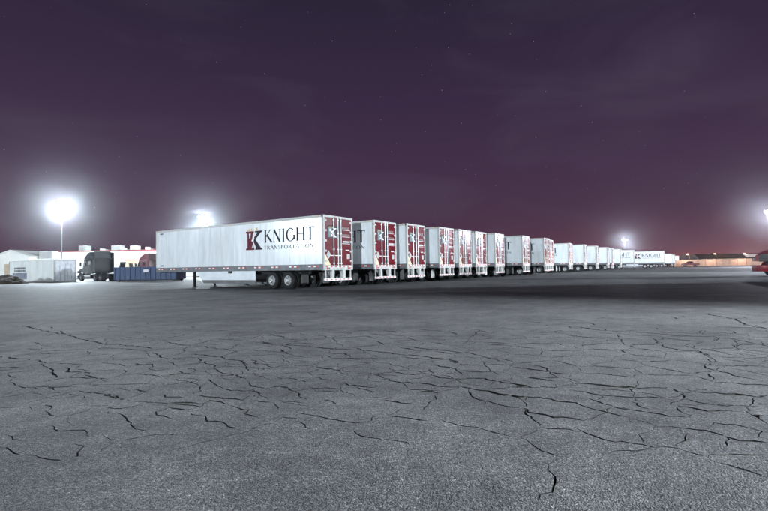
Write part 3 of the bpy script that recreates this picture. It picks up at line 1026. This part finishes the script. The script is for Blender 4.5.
TR = [
    (row(0.0), 'nearest white box trailer with its whole lettered left side in view'),
    (row(4.15), 'white trailer directly behind the nearest one, end of lettering in its shadow'),
    (row(7.5), 'third trailer of the row, narrow bright side strip and red doors'),
    (row(11.45), 'fourth trailer of the row, wide bright side strip and red doors'),
    (row(14.5, 0.15), 'fifth trailer of the row, tight against the fourth one'),
    (row(17.6, 0.35), 'sixth trailer of the row, tight against the fifth one'),
    (row(21.0, 0.25), 'seventh trailer, taller looking with bright glare on its doors'),
    (row(26.2, -0.1), 'eighth trailer, plain maroon doors and end of lettering on its side'),
    (row(32.2), 'ninth trailer, broad white side after a gap in the row'),
    (row(36.0, 0.9), 'tenth trailer, only a sliver of doors showing beside the ninth'),
    (Vector((25.3, 61.6)), 'eleventh trailer, set back, with broad white side and dark last letter'),
    (Vector((29.6, 66.6)), 'twelfth trailer of the row with plain white side and dark door edge'),
    (Vector((33.9, 71.9)), 'thirteenth trailer of the row with plain white side and dark door edge'),
    (Vector((38.9, 78.4)), 'fourteenth trailer of the row, left of the lit red tail light'),
    (Vector((41.7, 82.3)), 'fifteenth trailer of the row with its red tail light lit'),
    (Vector((46.2, 88.0)), 'sixteenth trailer of the row, right of the lit red tail light'),
    (Vector((52.3, 94.2)), 'seventeenth trailer, below the distant lamp, end of lettering showing'),
    (Vector((66.0, 106.0)), 'distant trailer whose side shows the dark lettering in full'),
    (Vector((87.0, 136.0)), 'small far trailer right of the distant fully lettered one'),
    (Vector((97.0, 150.0)), 'narrow sliver of far trailer between two others near the row end'),
    (Vector((112.0, 171.0)), 'last and smallest white trailer at the end of the row'),
]
base_tr = make_trailer()
SMALL = ('hinge', 'rod_bracket', 'handle', 'name_plate', 'cross_shaft', 'light_bracket', 'marker_light', 'hand_hole', 'skirt_edge', 'reflective_tape', 'placard', 'corner_sticker', 'sill_tape')
ALLTR = []
PLAIN = (2, 3, 4, 5, 6, 9, 11, 12, 13, 14, 15, 18, 19, 20)      # no lettering on these sides
for i, (p, lab) in enumerate(TR):
    r = base_tr if i == 0 else copy_tree(base_tr, None, SMALL if i >= 12 else ())
    if i in PLAIN:
        for ch in list(r.children):
            if ch.name.split('.')[0] in ('lettering', 'emblem'):
                bpy.data.objects.remove(ch)
    r['label'] = lab
    place_trailer(r, p.x, p.y)
    ALLTR.append(r)
for i in (7, 8, 10):                     # lettering set farther forward on these
    for ch in ALLTR[i].children:
        if ch.name.split('.')[0] in ('lettering', 'emblem'):
            ch.location.x += {7: 0.45, 8: 0.35, 10: 0.8}[i]
for i in (7, 11):
    set_part_mat(ALLTR[i], 'door', MAROON)
for i in (3, 6, 10):
    set_part_mat(ALLTR[i], 'mud_flap', FLAPW)
for ch in ALLTR[14].children:
    if ch.name.split('.')[0] == 'tail_light':
        ch.material_slots[0].link = 'OBJECT'
        ch.material_slots[0].material = TAIL_ON
        ch['label'] = 'lit red tail light'


# ------------------------------------------------------------------ road tractor with sleeper (local +X forward, rear of frame at x = 0)
def make_tractor(paint, label, stacks=True):
    root = empty('road_tractor', label, 'truck', 'road tractors in the yard')
    f = MB()
    for y in (0.43, -0.43):
        f.box(0.0, 7.1, y - 0.05, y + 0.05, 0.74, 0.98)
    for x in (0.1, 1.65, 2.9):
        f.box(x, x + 0.1, -0.38, 0.38, 0.78, 0.94)
    f.build('frame', UNDER, root)
    fw = MB()
    fw.prism([(1.1 + .55 * math.cos(R(20 * k)), .55 * math.sin(R(20 * k))) for k in range(18)], 1.06, 1.12, axis='z')
    fw.build('fifth_wheel', UNDER, root)
    for cx in (1.0, 2.32):
        MB().tube((cx, -1.0, 0.505), (cx, 1.0, 0.505), 0.085, n=10).build('axle', UNDER, root)
        for s in (1, -1):
            make_wheel(root, cx, s * 1.09, s, rim_mat=CHROME)
            make_wheel(root, cx, s * 0.77, s, rim_mat=CHROME)
    for s in (1, -1):
        make_wheel(root, 6.25, s * 1.06, s, rim_mat=CHROME)
        MB().box(0.30, 0.32, s * 0.62, s * 1.22, 0.25, 0.95).build('mud_flap', FLAP, root)
    sl = MB()
    sl.prism([(3.02, 1.05), (4.72, 1.05), (4.72, 3.02), (3.02, 3.02)], -1.22, 1.22)
    sl.build('sleeper', paint, root, bevel=0.07, smooth=True)
    cab = MB()
    A = [(4.70, 1.05), (5.78, 1.05), (5.86, 2.02), (5.46, 2.92), (4.70, 3.02)]
    cab.prism(A, -1.14, 1.14)
    cab.build('cab', paint, root, bevel=0.06, smooth=True)
    rf = MB()
    prof = [(3.00, 3.03), (3.00, 3.90), (3.25, 4.02), (3.75, 3.98), (4.40, 3.74), (5.00, 3.34), (5.42, 2.97)]
    nar = [(a, b) for a, b in prof]
    rf.taper(prof, 1.0, [(a, 3.03 + (b - 3.03) * 0.90) for a, b in nar], 1.2)
    rf.taper(prof, -1.0, [(a, 3.03 + (b - 3.03) * 0.90) for a, b in nar], -1.2)
    rf.prism(prof, -1.0, 1.0)
    rf.build('roof_fairing', paint, root, smooth=True)
    for s in (1, -1):
        MB().prism([(3.0, 1.2), (3.0, 3.88), (2.45, 3.80), (2.35, 1.2)], s * 1.18, s * 1.22).build('side_fairing', paint, root)
        MB().add([(4.95, s * 1.1445, 2.08), (5.72, s * 1.1445, 2.08), (5.42, s * 1.1445, 2.74), (4.95, s * 1.1445, 2.80)], [(0, 1, 2, 3)]).build('side_window', GLASS, root)
        d = MB().prism([(4.84, 1.15), (5.70, 1.15), (5.76, 2.02), (4.84, 2.02)], s * 1.138, s * 1.158).build('door', paint, root, bevel=0.006)
        MB().box(4.90, 5.02, s * 1.158, s * 1.185, 1.78, 1.83).build('handle', CHROME, d)
        MB().box(3.5, 4.2, s * 1.221, s * 1.228, 2.2, 2.7).build('side_window', GLASS, root)
    ws = MB()
    ws.add([(5.878, -1.02, 2.06), (5.878, 1.02, 2.06), (5.500, 0.98, 2.88), (5.500, -0.98, 2.88)], [(0, 1, 2, 3)])
    ws.build('windshield', GLASS, root)
    MB().box(5.40, 5.72, -1.1, 1.1, 2.90, 2.95).build('sun_visor', paint, root, bevel=0.015)
    hood = MB()
    hp = [(5.80, 1.12), (5.80, 2.04), (6.5, 1.96), (7.15, 1.82), (7.45, 1.62), (7.50, 1.12)]
    hood.prism(hp, -0.62, 0.62)
    lo = [(a, 1.12 + (b - 1.12) * 0.78) for a, b in hp]
    hood.taper(hp, 0.62, lo, 0.92)
    hood.taper(hp, -0.62, lo, -0.92)
    hood.build('hood', paint, root, smooth=True)
    for s in (1, -1):
        fe = MB()
        pts = [(6.25 + .66 * math.cos(R(a)), 0.52 + .66 * math.sin(R(a))) for a in range(0, 181, 15)]
        inn = [(6.25 + .58 * math.cos(R(a)), 0.52 + .58 * math.sin(R(a))) for a in range(180, -1, -15)]
        for i in range(12):
            fe.prism([pts[i], pts[i + 1], inn[11 - i], inn[12 - i]], s * 0.80, s * 1.22)
        fe.build('fender', paint, root, smooth=True)
        hl = MB()
        hl.prism([(7.18, 1.10), (7.50, 1.10), (7.46, 1.38), (7.22, 1.42)], s * 0.86, s * 1.20)
        hl.build('headlight', CHROME, root, bevel=0.03)
        MB().tube((3.45, s * 0.98, 0.72), (5.05, s * 0.98, 0.72), 0.33, n=18).build('fuel_tank', CHROME, root, smooth=True)
        MB().box(5.1, 5.65, s * 0.75, s * 1.2, 0.40, 0.46).box(5.1, 5.65, s * 0.85, s * 1.2, 0.72, 0.78).build('step', STEEL, root)
        mi = MB()
        mi.tube((5.55, s * 1.15, 2.45), (5.75, s * 1.45, 2.45), 0.018, n=6).tube((5.55, s * 1.15, 2.05), (5.75, s * 1.45, 2.05), 0.018, n=6)
        mi.box(5.72, 5.80, s * 1.36, s * 1.56, 1.98, 2.52)
        mi.build('mirror', CHROME, root)
        if stacks:
            MB().tube((2.88, s * 1.02, 1.0), (2.88, s * 1.02, 3.75), 0.075, n=12).tube((2.88, s * 1.02, 3.75), (2.72, s * 1.02, 3.98), 0.075, n=12).build('exhaust_stack', CHROME, root, smooth=True)
    g = MB()
    g.box(7.49, 7.515, -0.50, 0.50, 1.05, 1.60)
    gr = g.build('grille', UNDER, root)
    for k in range(7):
        MB().box(7.515, 7.53, -0.48, 0.48, 1.08 + k * .074, 1.105 + k * .074).build('grille_bar', CHROME, gr)
    bp = MB()
    bp.prism([(7.30, -1.22), (7.55, -1.18), (7.70, -0.7), (7.72, 0.7), (7.55, 1.18), (7.30, 1.22), (7.2, 1.2), (7.2, -1.2)], 0.34, 0.80, axis='z')
    bp.build('bumper', CHROME, root, bevel=0.03, smooth=True)
    for k in range(5):
        MB().tube((5.30, -0.8 + .4 * k, 3.00), (5.36, -0.8 + .4 * k, 3.06), 0.05, n=8).build('marker_light', AMBER, root)
    return root


DKGREY = mat('dark_blue_grey_cab_paint', (0.012, 0.015, 0.021), 0.45, dirt=0.35, dirt_scale=3, spec=0.35)
DKRED = mat('dark_red_cab_paint', (0.045, 0.004, 0.007), 0.30, dirt=0.3, dirt_scale=3, coat=0.5)
BRRED = mat('bright_red_cab_paint', (0.38, 0.015, 0.035), 0.25, dirt=0.2, dirt_scale=3, coat=0.6)

t1 = make_tractor(DKGREY, 'dark blue grey sleeper tractor between white container and blue dumpster', stacks=False)
seat(t1, -35.2, 58.6, FWD, 6.0)
t2 = make_tractor(DKRED, 'dark red sleeper tractor standing behind the blue dumpster')
seat(t2, -33.0, 68.0, FWD, 6.0)
t3 = make_tractor(BRRED, 'bright red tractor whose nose is cut by the right edge')
WEST = Vector((-1.0, 0.035))
seat(t3, 34.95, 32.2, WEST, 6.0)
set_part_mat(t3, 'bumper', BRRED)
# unseen rigs added right of the view to cast shadow across the asphalt
for k, (x, y, lab) in enumerate(((30.6, 18.7, 'shadow-casting red tractor added right of the view, middle one of three coupled rigs'), (31.4, 15.5, 'shadow-casting red tractor added right of the view, nearest to the camera'), (31.0, 21.9, 'shadow-casting red tractor added right of the view, farthest of three coupled rigs'))):
    t = copy_tree(t3)
    t['label'] = lab
    seat(t, x, y, WEST, 6.0)
    r = copy_tree(base_tr, None, SMALL)
    r['label'] = ('shadow-casting white box trailer added behind the middle coupled red tractor', 'shadow-casting white box trailer added behind the nearest red tractor', 'shadow-casting white box trailer added behind the farthest coupled red tractor')[k]
    r['group'] = 'added shadow-casting trailers coupled to tractors right of the view'
    for ch in list(r.children):
        if ch.name.split('.')[0] == 'landing_leg':
            for g in list(ch.children):
                bpy.data.objects.remove(g)
            bpy.data.objects.remove(ch)
    b = Vector((x, y)) - WEST * (16.15 - 2.2)
    seat(r, b.x, b.y, WEST, 12.0)


# ------------------------------------------------------------------ yard lamps
def make_lamp(x, y, h, watts, col, aim, label, lens=LENS, heads=4):
    z0 = ground_z(x, y)
    root = empty('yard_lamp', label, 'lamp post', 'yard lamps')
    root.location = (x, y, z0)
    MB().tube((0, 0, -0.1), (0, 0, 0.75), 0.32, n=16).build('footing', CONC, root, smooth=True)
    MB().tube((0, 0, 0.75), (0, 0, h), 0.11, 0.065, n=12).build('pole', POLE, root, smooth=True)
    MB().box(-0.75, 0.75, -0.045, 0.045, h - 0.05, h + 0.04).box(-0.045, 0.045, -0.75, 0.75, h - 0.048, h + 0.038).build('cross_arm', POLE, root)
    az0 = math.atan2(-y, -x)
    for k in range(heads):
        a = az0 + 2 * math.pi * k / heads
        d = Vector((math.cos(a), math.sin(a), 0))
        s = Vector((-d.y, d.x, 0))
        c = d * 0.78 + Vector((0, 0, h + 0.12))
        n = (d * 0.80 - Vector((0, 0, 0.60))).normalized()      # aim of the flood
        u = s.cross(n)
        hw, hh, dp = 0.52, 0.42, 0.34

        def P(a_, b_, c_):
            return c + s * a_ + u * b_ + n * c_
        hd = MB().add([P(-hw, -hh, 0), P(hw, -hh, 0), P(hw, hh, 0), P(-hw, hh, 0), P(-hw * .5, -hh * .5, -dp), P(hw * .5, -hh * .5, -dp), P(hw * .5, hh * .5, -dp), P(-hw * .5, hh * .5, -dp)],
                      [(0, 1, 5, 4), (1, 2, 6, 5), (2, 3, 7, 6), (3, 0, 4, 7), (4, 5, 6, 7)]).build('lamp_head', POLE, root)
        MB().add([P(-hw * .96, -hh * .96, .006), P(hw * .96, -hh * .96, .006), P(hw * .96, hh * .96, .006), P(-hw * .96, hh * .96, .006)], [(0, 1, 2, 3)]).build('lens', lens, hd)
    ld = bpy.data.lights.new('yard_light', 'SPOT' if aim else 'POINT')
    ld.energy = watts
    ld.color = col
    ld.shadow_soft_size = 0.35 if x < 86 or y > 50 else 0.7
    lo = bpy.data.objects.new('yard_light', ld)
    COL.objects.link(lo)
    lo.parent = root
    lo.location = (0, 0, h - 0.55)
    if aim:
        near = y < 0
        ld.spot_size = R(45 if near else 58)
        ld.spot_blend = 0.75 if near else 0.45
        d = Vector((aim[0] - x, aim[1] - y, -h if near else -h * 0.7))
        lo.rotation_euler = d.to_track_quat('-Z', 'Y').to_euler()
    return root


for (xy, h, w, c, aim, lab) in LAMPS:
    make_lamp(xy[0], xy[1], h, w, c, aim, lab)


# ------------------------------------------------------------------ left yard: container, dumpster, spoil heap, car
def make_container():
    root = empty('storage_container', 'white ribbed storage container with double doors, below the tall lamp', 'container')
    CW = mat('container_white_paint', (0.74, 0.76, 0.75), 0.5, dirt=0.25, dirt_scale=1.6, streak=2.0)
    L_, W_, H_ = 14.6, 1.22, 2.9
    MB().box(0.06, L_ - .06, -W_ + .05, W_ - .05, 0.16, H_ - .06).build('shell', CW, root)
    MB().box(0.0, L_, -W_, W_, H_ - 0.06, H_).build('roof', CW, root)
    fr = MB()
    for x in (0.0, L_ - 0.14):
        for y in (-W_, W_ - 0.14):
            fr.box(x, x + 0.14, y, y + 0.14, 0.0, H_ - 0.062)
    for y in (-W_, W_ - 0.1):
        fr.box(0.14, L_ - .14, y, y + 0.1, 0.02, 0.17)
    fr.box(-.005, 0.14, -W_ + .14, W_ - .14, 0.02, 0.17).box(-.005, .14, -W_ + .14, W_ - .14, H_ - .2, H_ - .062)
    fr.build('frame', FRAMEW, root)
    n = 52
    pr = None
    for i in range(n):
        x = 0.16 + i * (L_ - .32) / n
        if pr is None:
            p = pr = MB().prism([(0.0, 0), (0.05, 0.035), (0.15, 0.035), (0.20, 0)], 0.18, H_ - 0.1, axis='z').build('rib', CW, root)
        else:
            p = pr.copy()
            COL.objects.link(p)
            p.parent = root
        p.location = (x, W_ - .052, 0)
    MB().box(8.4, 13.2, W_ - .012, W_ - .008, 0.4, 1.25).build('faded_panel', mat('faded_blue_panel', (0.30, 0.32, 0.40), .6, dirt=.5, dirt_scale=1.5), root)
    for j, z in enumerate((1.75, 1.4)):
        lt = MB()
        for k in range(9):
            lt.box(8.9 + k * .42, 9.2 + k * .42, W_ - .012, W_ - .007, z, z + .26)
        lt.build('faded_lettering', mat('faded_letter_paint', (0.16, 0.16, 0.20), .6, dirt=.4), root)['kind'] = 'stuff'
    for s in (1, -1):
        d = MB().box(-0.02, 0.05, *sorted((s * 0.012, s * (W_ - 0.15))), 0.19, H_ - 0.22).build('door', mat('container_door_paint', (0.66, 0.69, 0.74), 0.45, dirt=0.3, dirt_scale=2), root, bevel=0.006)
        for y in (0.16, 0.62):
            MB().tube((-0.05, s * y, 0.14), (-0.05, s * y, H_ - 0.12), 0.022, n=8).build('lock_rod', RODM, d)
            MB().box(-0.075, -0.045, *sorted((s * (y - .02), s * (y + .22))), 1.15, 1.2).build('handle', RODM, d)
        for k in range(4):
            MB().box(-0.035, -0.005, *sorted((s * (W_ - .22), s * (W_ - .01))), 0.4 + k * .66, 0.5 + k * .66).build('hinge', FRAMEW, d)
    return root


ct = make_container()
seat(ct, -40.3 , 56.9, FWD, 12.0)

# open roll-off dumpster
BLUE = mat('blue_dumpster_paint', (0.028, 0.058, 0.15), 0.5, dirt=0.4, dirt_scale=2.2, streak=2.0)
dm = empty('dumpster', 'long blue ribbed open dumpster behind the front of the nearest trailer', 'dumpster')
L_, W_, H_ = 7.6, 1.2, 1.72
s_ = MB()
s_.box(0.0, L_, W_ - .05, W_, 0.22, H_).box(0.0, L_, -W_, -W_ + .05, 0.22, H_).box(0.0, 0.05, -W_ + .05, W_ - .05, 0.22, H_).box(L_ - .05, L_, -W_ + .05, W_ - .05, 0.22, H_).box(0.05, L_ - .05, -W_ + .05, W_ - .05, 0.22, 0.28)
s_.build('tub', BLUE, dm)
pr = None
for i in range(13):
    if pr is None:
        p = pr = MB().box(0, 0.10, 0, 0.075, 0.20, H_ - 0.09).build('rib', BLUE, dm, bevel=0.01)
    else:
        p = pr.copy(); COL.objects.link(p); p.parent = dm
    p.location = (0.06 + i * (L_ - .22) / 12, W_ + 0.001, 0)
for s in (1, -1):
    MB().box(-0.02, L_ + .02, s * (W_ - .06), s * (W_ + .09), H_ - 0.085, H_ + .02).build('top_rail', BLUE, dm, bevel=0.012)
    MB().box(0, L_, s * .40, s * .52, 0.06, 0.218).build('skid', UNDER, dm)
for x in (0.5, L_ - .5):
    for s in (1, -1):
        MB().tube((x, s * .85, .11), (x, s * 1.05, .11), 0.11, n=14).build('roller', UNDER, dm)
MB().box(3.35, 3.95, W_ + .077, W_ + .082, H_ - .62, H_ - .30).build('label_plate', LOGO_W, dm)
seat(dm, -24.6, 54.6, Vector((-1, 0.03)), 7.0)

# contents that stick out of the dumpster
for k, (x, l, a) in enumerate(((-31.9, 1.1, .2), (-30.5, 0.9, -.15), (-30.1, .8, .3))):
    o = MB().box(-.06, .06, -.5, .5, 0, l).build('waste_board', mat('waste_timber', (0.10, 0.09, 0.08), .8, dirt=.4), None)
    o.location = (x, 54.6 - 0.2 * k, ground_z(x, 54.6) + 1.3)
    o.rotation_euler = (0, a, .2 * k)
    o.matrix_world
    tag(o, ('dark board leaning left out of the blue dumpster', 'short dark board upright in the blue dumpster', 'dark board leaning right out of the blue dumpster')[k], 'board', 'waste boards in the dumpster')

# spoil heap at the left edge
hm = bpy.data.meshes.new('soil_heap')
vs, fs = [], []
nx, ny = 44, 22
for j in range(ny + 1):
    for i in range(nx + 1):
        u, v = i / nx * 2 - 1, j / ny * 2 - 1
        e = max(0.0, 1 - (abs(u) ** 2.4 + abs(v) ** 2.2))
        x, y = u * 4.6, v * 2.3
        h = 1.25 * e ** 0.7 * (0.85 + 0.35 * noise.noise(Vector((x * .6, y * .6, 2)))) + (0.10 * noise.noise(Vector((x * 3, y * 3, 5))) if e > 0 else 0) - 0.04
        vs.append((x, y, h))
for j in range(ny):
    for i in range(nx):
        a = j * (nx + 1) + i
        fs.append((a, a + 1, a + nx + 2, a + nx + 1))
hm.from_pydata(vs, [], fs)
hm.materials.append(mat('brown_spoil', (0.07, 0.056, 0.042), 0.95, spec=.2, dirt=.5, dirt_scale=2.5, bump=.04, bump_scale=8))
heap = bpy.data.objects.new('soil_heap', hm)
COL.objects.link(heap)
heap.location = (-43.6, 50.2, ground_z(-43.6, 50.2))
heap.scale = (0.8, 0.9, 0.95)
heap.rotation_euler = (0, 0, R(-8))
tag(heap, 'low brown heap of soil at the left edge before the container', 'soil heap')


def make_pickup(paint, label):
    root = empty('parked_pickup', label, 'pickup truck')
    prof = [(0.0, 0.55), (0.0, 1.12), (1.75, 1.12), (1.85, 1.15), (1.95, 1.78), (2.15, 1.86), (3.05, 1.84), (3.70, 1.22), (4.75, 1.08), (4.95, 0.95), (4.98, 0.5), (0.3, 0.45)]
    lo = [(a, b if b < 1.25 else 1.2 + (b - 1.2) * .93) for a, b in prof]
    b = MB()
    b.prism(prof, -.78, .78)
    b.taper(prof, .78, lo, .93)
    b.taper(prof, -.78, lo, -.93)
    b.build('body', paint, root, smooth=True)
    for s in (1, -1):
        MB().add([(2.05, s * .945, 1.22), (3.55, s * .945, 1.22), (3.02, s * .94, 1.70), (2.14, s * .94, 1.71)], [(0, 1, 2, 3)]).build('side_window', GLASS, root)
        make_wheel(root, 0.95, s * .82, s, r=0.37)
        make_wheel(root, 4.02, s * .82, s, r=0.37)
        MB().box(4.86, 4.97, s * .55, s * .9, .78, .95).build('headlight', CHROME, root)
        MB().box(-.02, .05, s * .75, s * .92, .75, 1.05).build('tail_light', TAIL, root)
    MB().box(4.9, 5.08, -.92, .92, .42, .62).build('bumper', CHROME, root, bevel=.03)
    MB().add([(3.10, -.72, 1.83), (3.10, .72, 1.83), (3.715, .76, 1.245), (3.715, -.76, 1.245)], [(0, 1, 2, 3)]).build('windshield', GLASS, root)
    return root


# ------------------------------------------------------------------ warehouse and gabled annexe
BW = mat('warehouse_white_metal', (0.66, 0.66, 0.64), 0.6, dirt=.15, dirt_scale=.8, streak=.8)
BROOF = mat('warehouse_roof_metal', (0.40, 0.40, 0.40), 0.55, dirt=.25)
FASC = mat('red_fascia', (0.26, 0.035, 0.04), 0.6, dirt=.3)
DOORT = mat('tan_roller_door', (0.42, 0.33, 0.24), 0.55, dirt=.25)
HV = mat('rooftop_unit_metal', (0.55, 0.55, 0.55), 0.5, dirt=.3)
wz = ground_z(-60, 100)
wh = empty('warehouse', 'long white warehouse with red fascia and rooftop units behind the yard', 'building')
wh.location = (-47.5, 101.0, wz)
# local x runs left (negative) along the front wall
WL_, WH_ = -29.0, 6.0
MB().box(WL_, 0, 0.08, 26, 0, WH_).build('wall', BW, wh)
pr = None
nP = 29
for i in range(nP):
    if pr is None:
        p = pr = MB().box(0.015, 0.985, 0, 0.078, 0.05, WH_ - .02).build('wall_panel', BW, wh, bevel=.01)
    else:
        p = pr.copy(); COL.objects.link(p); p.parent = wh
    p.location = (WL_ + i * 1.0, 0, 0)
MB().box(WL_ - .15, .15, -0.12, .078, WH_, WH_ + .24).build('fascia', FASC, wh)
MB().box(WL_ - .1, .1, .08, 26.1, WH_ + .002, WH_ + .20).build('roof', BROOF, wh)
for x in (-10.6, -6.4):
    d = MB().box(x, x + 2.9, -.05, -.002, 0.05, 3.9).build('roller_door', DOORT, wh)
    for k in range(9):
        MB().box(x + .05, x + 2.85, -.068, -.05, .2 + k * .4, .56 + k * .4).build('slat', DOORT, d)
    MB().box(x - .12, x + 3.02, -.075, -.001, 3.902, 4.1).build('door_lintel', FASC, wh)
for k, (x, y, w, h) in enumerate(((-24.5, 5, 2.0, 1.5), (-17.4, 6, 2.3, 1.5), (-12.4, 5, 1.7, 1.3), (-6.8, 6, 1.9, 1.3), (-20.6, 8, 1.2, .6), (-14.9, 8, 1.3, .6), (-9.6, 8, 1.2, .55), (-3.6, 4, .5, 1.0), (-1.5, 8, 2.2, .7), (-22.6, 4, .5, .9), (-18.9, 4, .4, .7), (-13.9, 4, .5, .8), (-8.3, 4, .5, .9))):
    u = empty('rooftop_unit', 'x', 'air handler', 'rooftop units on the warehouse')
    u.location = (-47.5 + x, 101 + y, wz + WH_ + .202)
    MB().box(0, w, 0, 1.6, .15, h).build('casing', HV, u, bevel=.04)
    MB().box(.05, w - .05, .1, 1.5, 0, .148).build('curb', UNDER, u)
    if w > 1:
        for j in range(int((h - .4) / .16)):
            MB().box(.15, w - .15, -.03, -.002, .3 + j * .16, .38 + j * .16).build('louvre', STEEL, u)
        MB().tube((w / 2, .8, h), (w / 2, .8, h + .14), .4, n=16).build('fan_shroud', STEEL, u)
    u['label'] = ['large rooftop unit beside the tall lamp pole', 'largest rooftop unit above the dark tractor', 'rooftop unit just right of the dark tractor roof', 'rooftop unit above the tan roller doors',
                  'low flat rooftop unit left of the largest one', 'low flat rooftop unit right of the largest one', 'low flat rooftop unit left of the tan doors', 'slim roof stack near the trailer front',
                  'wide low rooftop unit at the right end of the warehouse', 'slim roof stack next to the lamp pole', 'slim roof stack left of the largest unit', 'slim roof stack left of the third unit', 'slim roof stack left of the fourth unit'][k]

an = empty('gabled_annexe', 'white gabled shed end at the left edge, left of the warehouse', 'building')
an.location = (-80.5, 97.0, ground_z(-80, 97))
MB().prism([(-3.9, 0), (3.9, 0), (3.9, 4.9), (0, 6.3), (-3.9, 4.9)], .06, 20).build('wall', BW, an)
for i in range(9):
    x0, x1 = -3.9 + i * .8667, -3.9 + (i + 1) * .8667
    tz = lambda x: 4.9 + 1.4 * (1 - abs(x) / 3.9) - .02
    mid = [(0, tz(0))] if x0 < -0.01 < 0.01 < x1 else []
    MB().prism([(x0 + .01, .05), (x1 - .01, .05), (x1 - .01, tz(x1))] + mid + [(x0 + .01, tz(x0))], 0, .058).build('wall_panel', BW, an)
for s in (1, -1):
    MB().prism([(0, 6.32), (s * 4.2, 4.81), (s * 4.2, 4.97), (0, 6.48)], -.3, 20.3).build('roof', BW, an)
MB().box(-1.3, 1.3, -.06, -.002, 0.05, 3.4).build('roller_door', DOORT, an)
v = MB().box(4.6, 7.4, 2, 4, 4.4, 6.2).build('vent_housing', HV, an)
for k in range(5):
    MB().box(4.7, 7.3, 1.96, 1.998, 4.6 + k * .3, 4.78 + k * .3).build('louvre', STEEL, v)
MB().box(3.9, 8.1, 1.5, 20, 0, 4.4).build('link_wing', BW, an)

# unseen building added so its roof line keeps the far lamp off near asphalt
tb = empty('shading_building', 'white building added behind the camera to shade the near asphalt', 'building')
tb.location = (-22.0, -62.0, ground_z(-22, -62))
TBH = 7.75
MB().box(-30, 26, -14, -0.08, 0, TBH).build('wall', BW, tb)
pr = None
for i in range(28):
    if pr is None:
        p = pr = MB().box(0.02, 1.98, -.078, 0, 0.05, TBH - .02).build('wall_panel', BW, tb, bevel=.01)
    else:
        p = pr.copy(); COL.objects.link(p); p.parent = tb
    p.location = (-30 + i * 2.0, 0, 0)
MB().box(-30.1, 26.1, -14.1, .1, TBH + .002, TBH + .25).build('roof', BROOF, tb)
for i in range(6):
    x = -27 + i * 9.0
    MB().box(x, x + 3.2, .002, .06, 1.1, 4.4).build('roller_door', DOORT, tb)
    MB().box(x - .2, x + 3.4, .002, .4, .7, 1.08).build('dock_bumper', RUBBER, tb)

# ------------------------------------------------------------------ far right: block wall with sodium lamps, low dark building, car
BLOCK = mat('tan_block_wall', (0.46, 0.38, 0.32), 0.85, dirt=.25, dirt_scale=1.2, bump=.01, bump_scale=10)
pw_ = empty('perimeter_wall', 'long low tan block wall along the far right side of the yard', 'wall')
pw_.location = (0, 168, 0)
pw_['kind'] = 'thing'
pr = pp = None
for i in range(42):
    x = 108 + i * 3.0 if i < 30 else -40 + (i - 30) * 3.0
    if i >= 30:
        continue
    g = ground_z(x, 168)
    if pr is None:
        p = pr = MB().box(.22, 2.98, -.1, .1, -.2, 2.35).build('wall_panel', BLOCK, pw_)
        q = pp = MB().box(-.2, .2, -.2, .2, -.2, 2.6).build('pilaster', BLOCK, pw_)
    else:
        p = pr.copy(); COL.objects.link(p); p.parent = pw_
        q = pp.copy(); COL.objects.link(q); q.parent = pw_
    p.location = (x, 0, g)
    q.location = (x, 0, g)
DARKR = mat('dark_shingle_roof', (0.014, 0.012, 0.012), 0.8, dirt=.3, dirt_scale=2)
lb = empty('low_building', 'low building with long dark roof behind the block wall', 'building')
lb.location = (143, 182, ground_z(143, 182))
MB().box(-15, 17, 0, 12, 0, 2.9).build('wall', BLOCK, lb)
MB().prism([(-1, 2.9), (13, 2.9), (9.5, 4.9), (2.5, 4.9)], -16, 18, axis='x').build('roof', DARKR, lb)
MB().box(3.5, 7.5, -.9, 1.6, 3.2, 4.6).build('dormer', BW, lb)
MB().tube((9.0, 6, 4.8), (9.0, 6, 8.4), .09, .05, n=8).build('mast', POLE, lb)

WARM = (1.0, 0.58, 0.42)
for k, (x, w, lab) in enumerate(((112, 1700, 'small sodium lamp on the block wall nearest the trailers'), (122, 1400, 'small sodium lamp on the block wall beside the dark roof'), (133, 1800, 'small sodium lamp on the block wall under the dark roof'), (144, 1500, 'small sodium lamp on the block wall near the right edge'))):
    g = ground_z(x, 165)
    r = empty('wall_lamp_post', lab, 'lamp post', 'sodium lamps by the block wall')
    r.location = (x, 165.2, g)
    MB().tube((0, 0, 0), (0, 0, 4.6), .06, .04, n=8).build('pole', POLE, r)
    MB().box(-.04, .04, -.05, .9, 4.55, 4.62).build('arm', POLE, r)
    hd = MB().box(-.18, .18, .55, 1.05, 4.48, 4.60).build('lamp_head', POLE, r)
    MB().box(-.15, .15, .6, 1.0, 4.44, 4.478).build('lens', LENS_W, hd)
    ld = bpy.data.lights.new('sodium_light', 'POINT')
    ld.energy, ld.color, ld.shadow_soft_size = w, WARM, .15
    lo = bpy.data.objects.new('sodium_light', ld)
    COL.objects.link(lo)
    lo.parent = r
    lo.location = (0, .8, 4.2)
pk2 = make_pickup(mat('dark_red_car_paint', (0.16, 0.015, 0.02), .3, coat=.5, dirt=.2), 'small dark red pickup parked far off beside the last trailer')
seat(pk2, 110.6, 158.5, Vector((-1, .25)), 4.0)

# ------------------------------------------------------------------ thin night haze, lit by the lamps
hz = MB().box(-690, 690, -690, 690, -1.0, 14.9).build('haze', None)
hz.data.materials.clear()
hm_ = bpy.data.materials.new('night_haze')
hm_.use_nodes = True
N, L = hm_.node_tree.nodes, hm_.node_tree.links
N.clear()
ho = N.new('ShaderNodeOutputMaterial')
hv = N.new('ShaderNodeVolumePrincipled')
hv.inputs['Color'].default_value = (0.9, 0.92, 1.0, 1)
hv.inputs['Density'].default_value = 0.00021
hv.inputs['Anisotropy'].default_value = 0.945
L.new(hv.outputs[0], ho.inputs['Volume'])
hz.data.materials.append(hm_)
hz['kind'] = 'stuff'
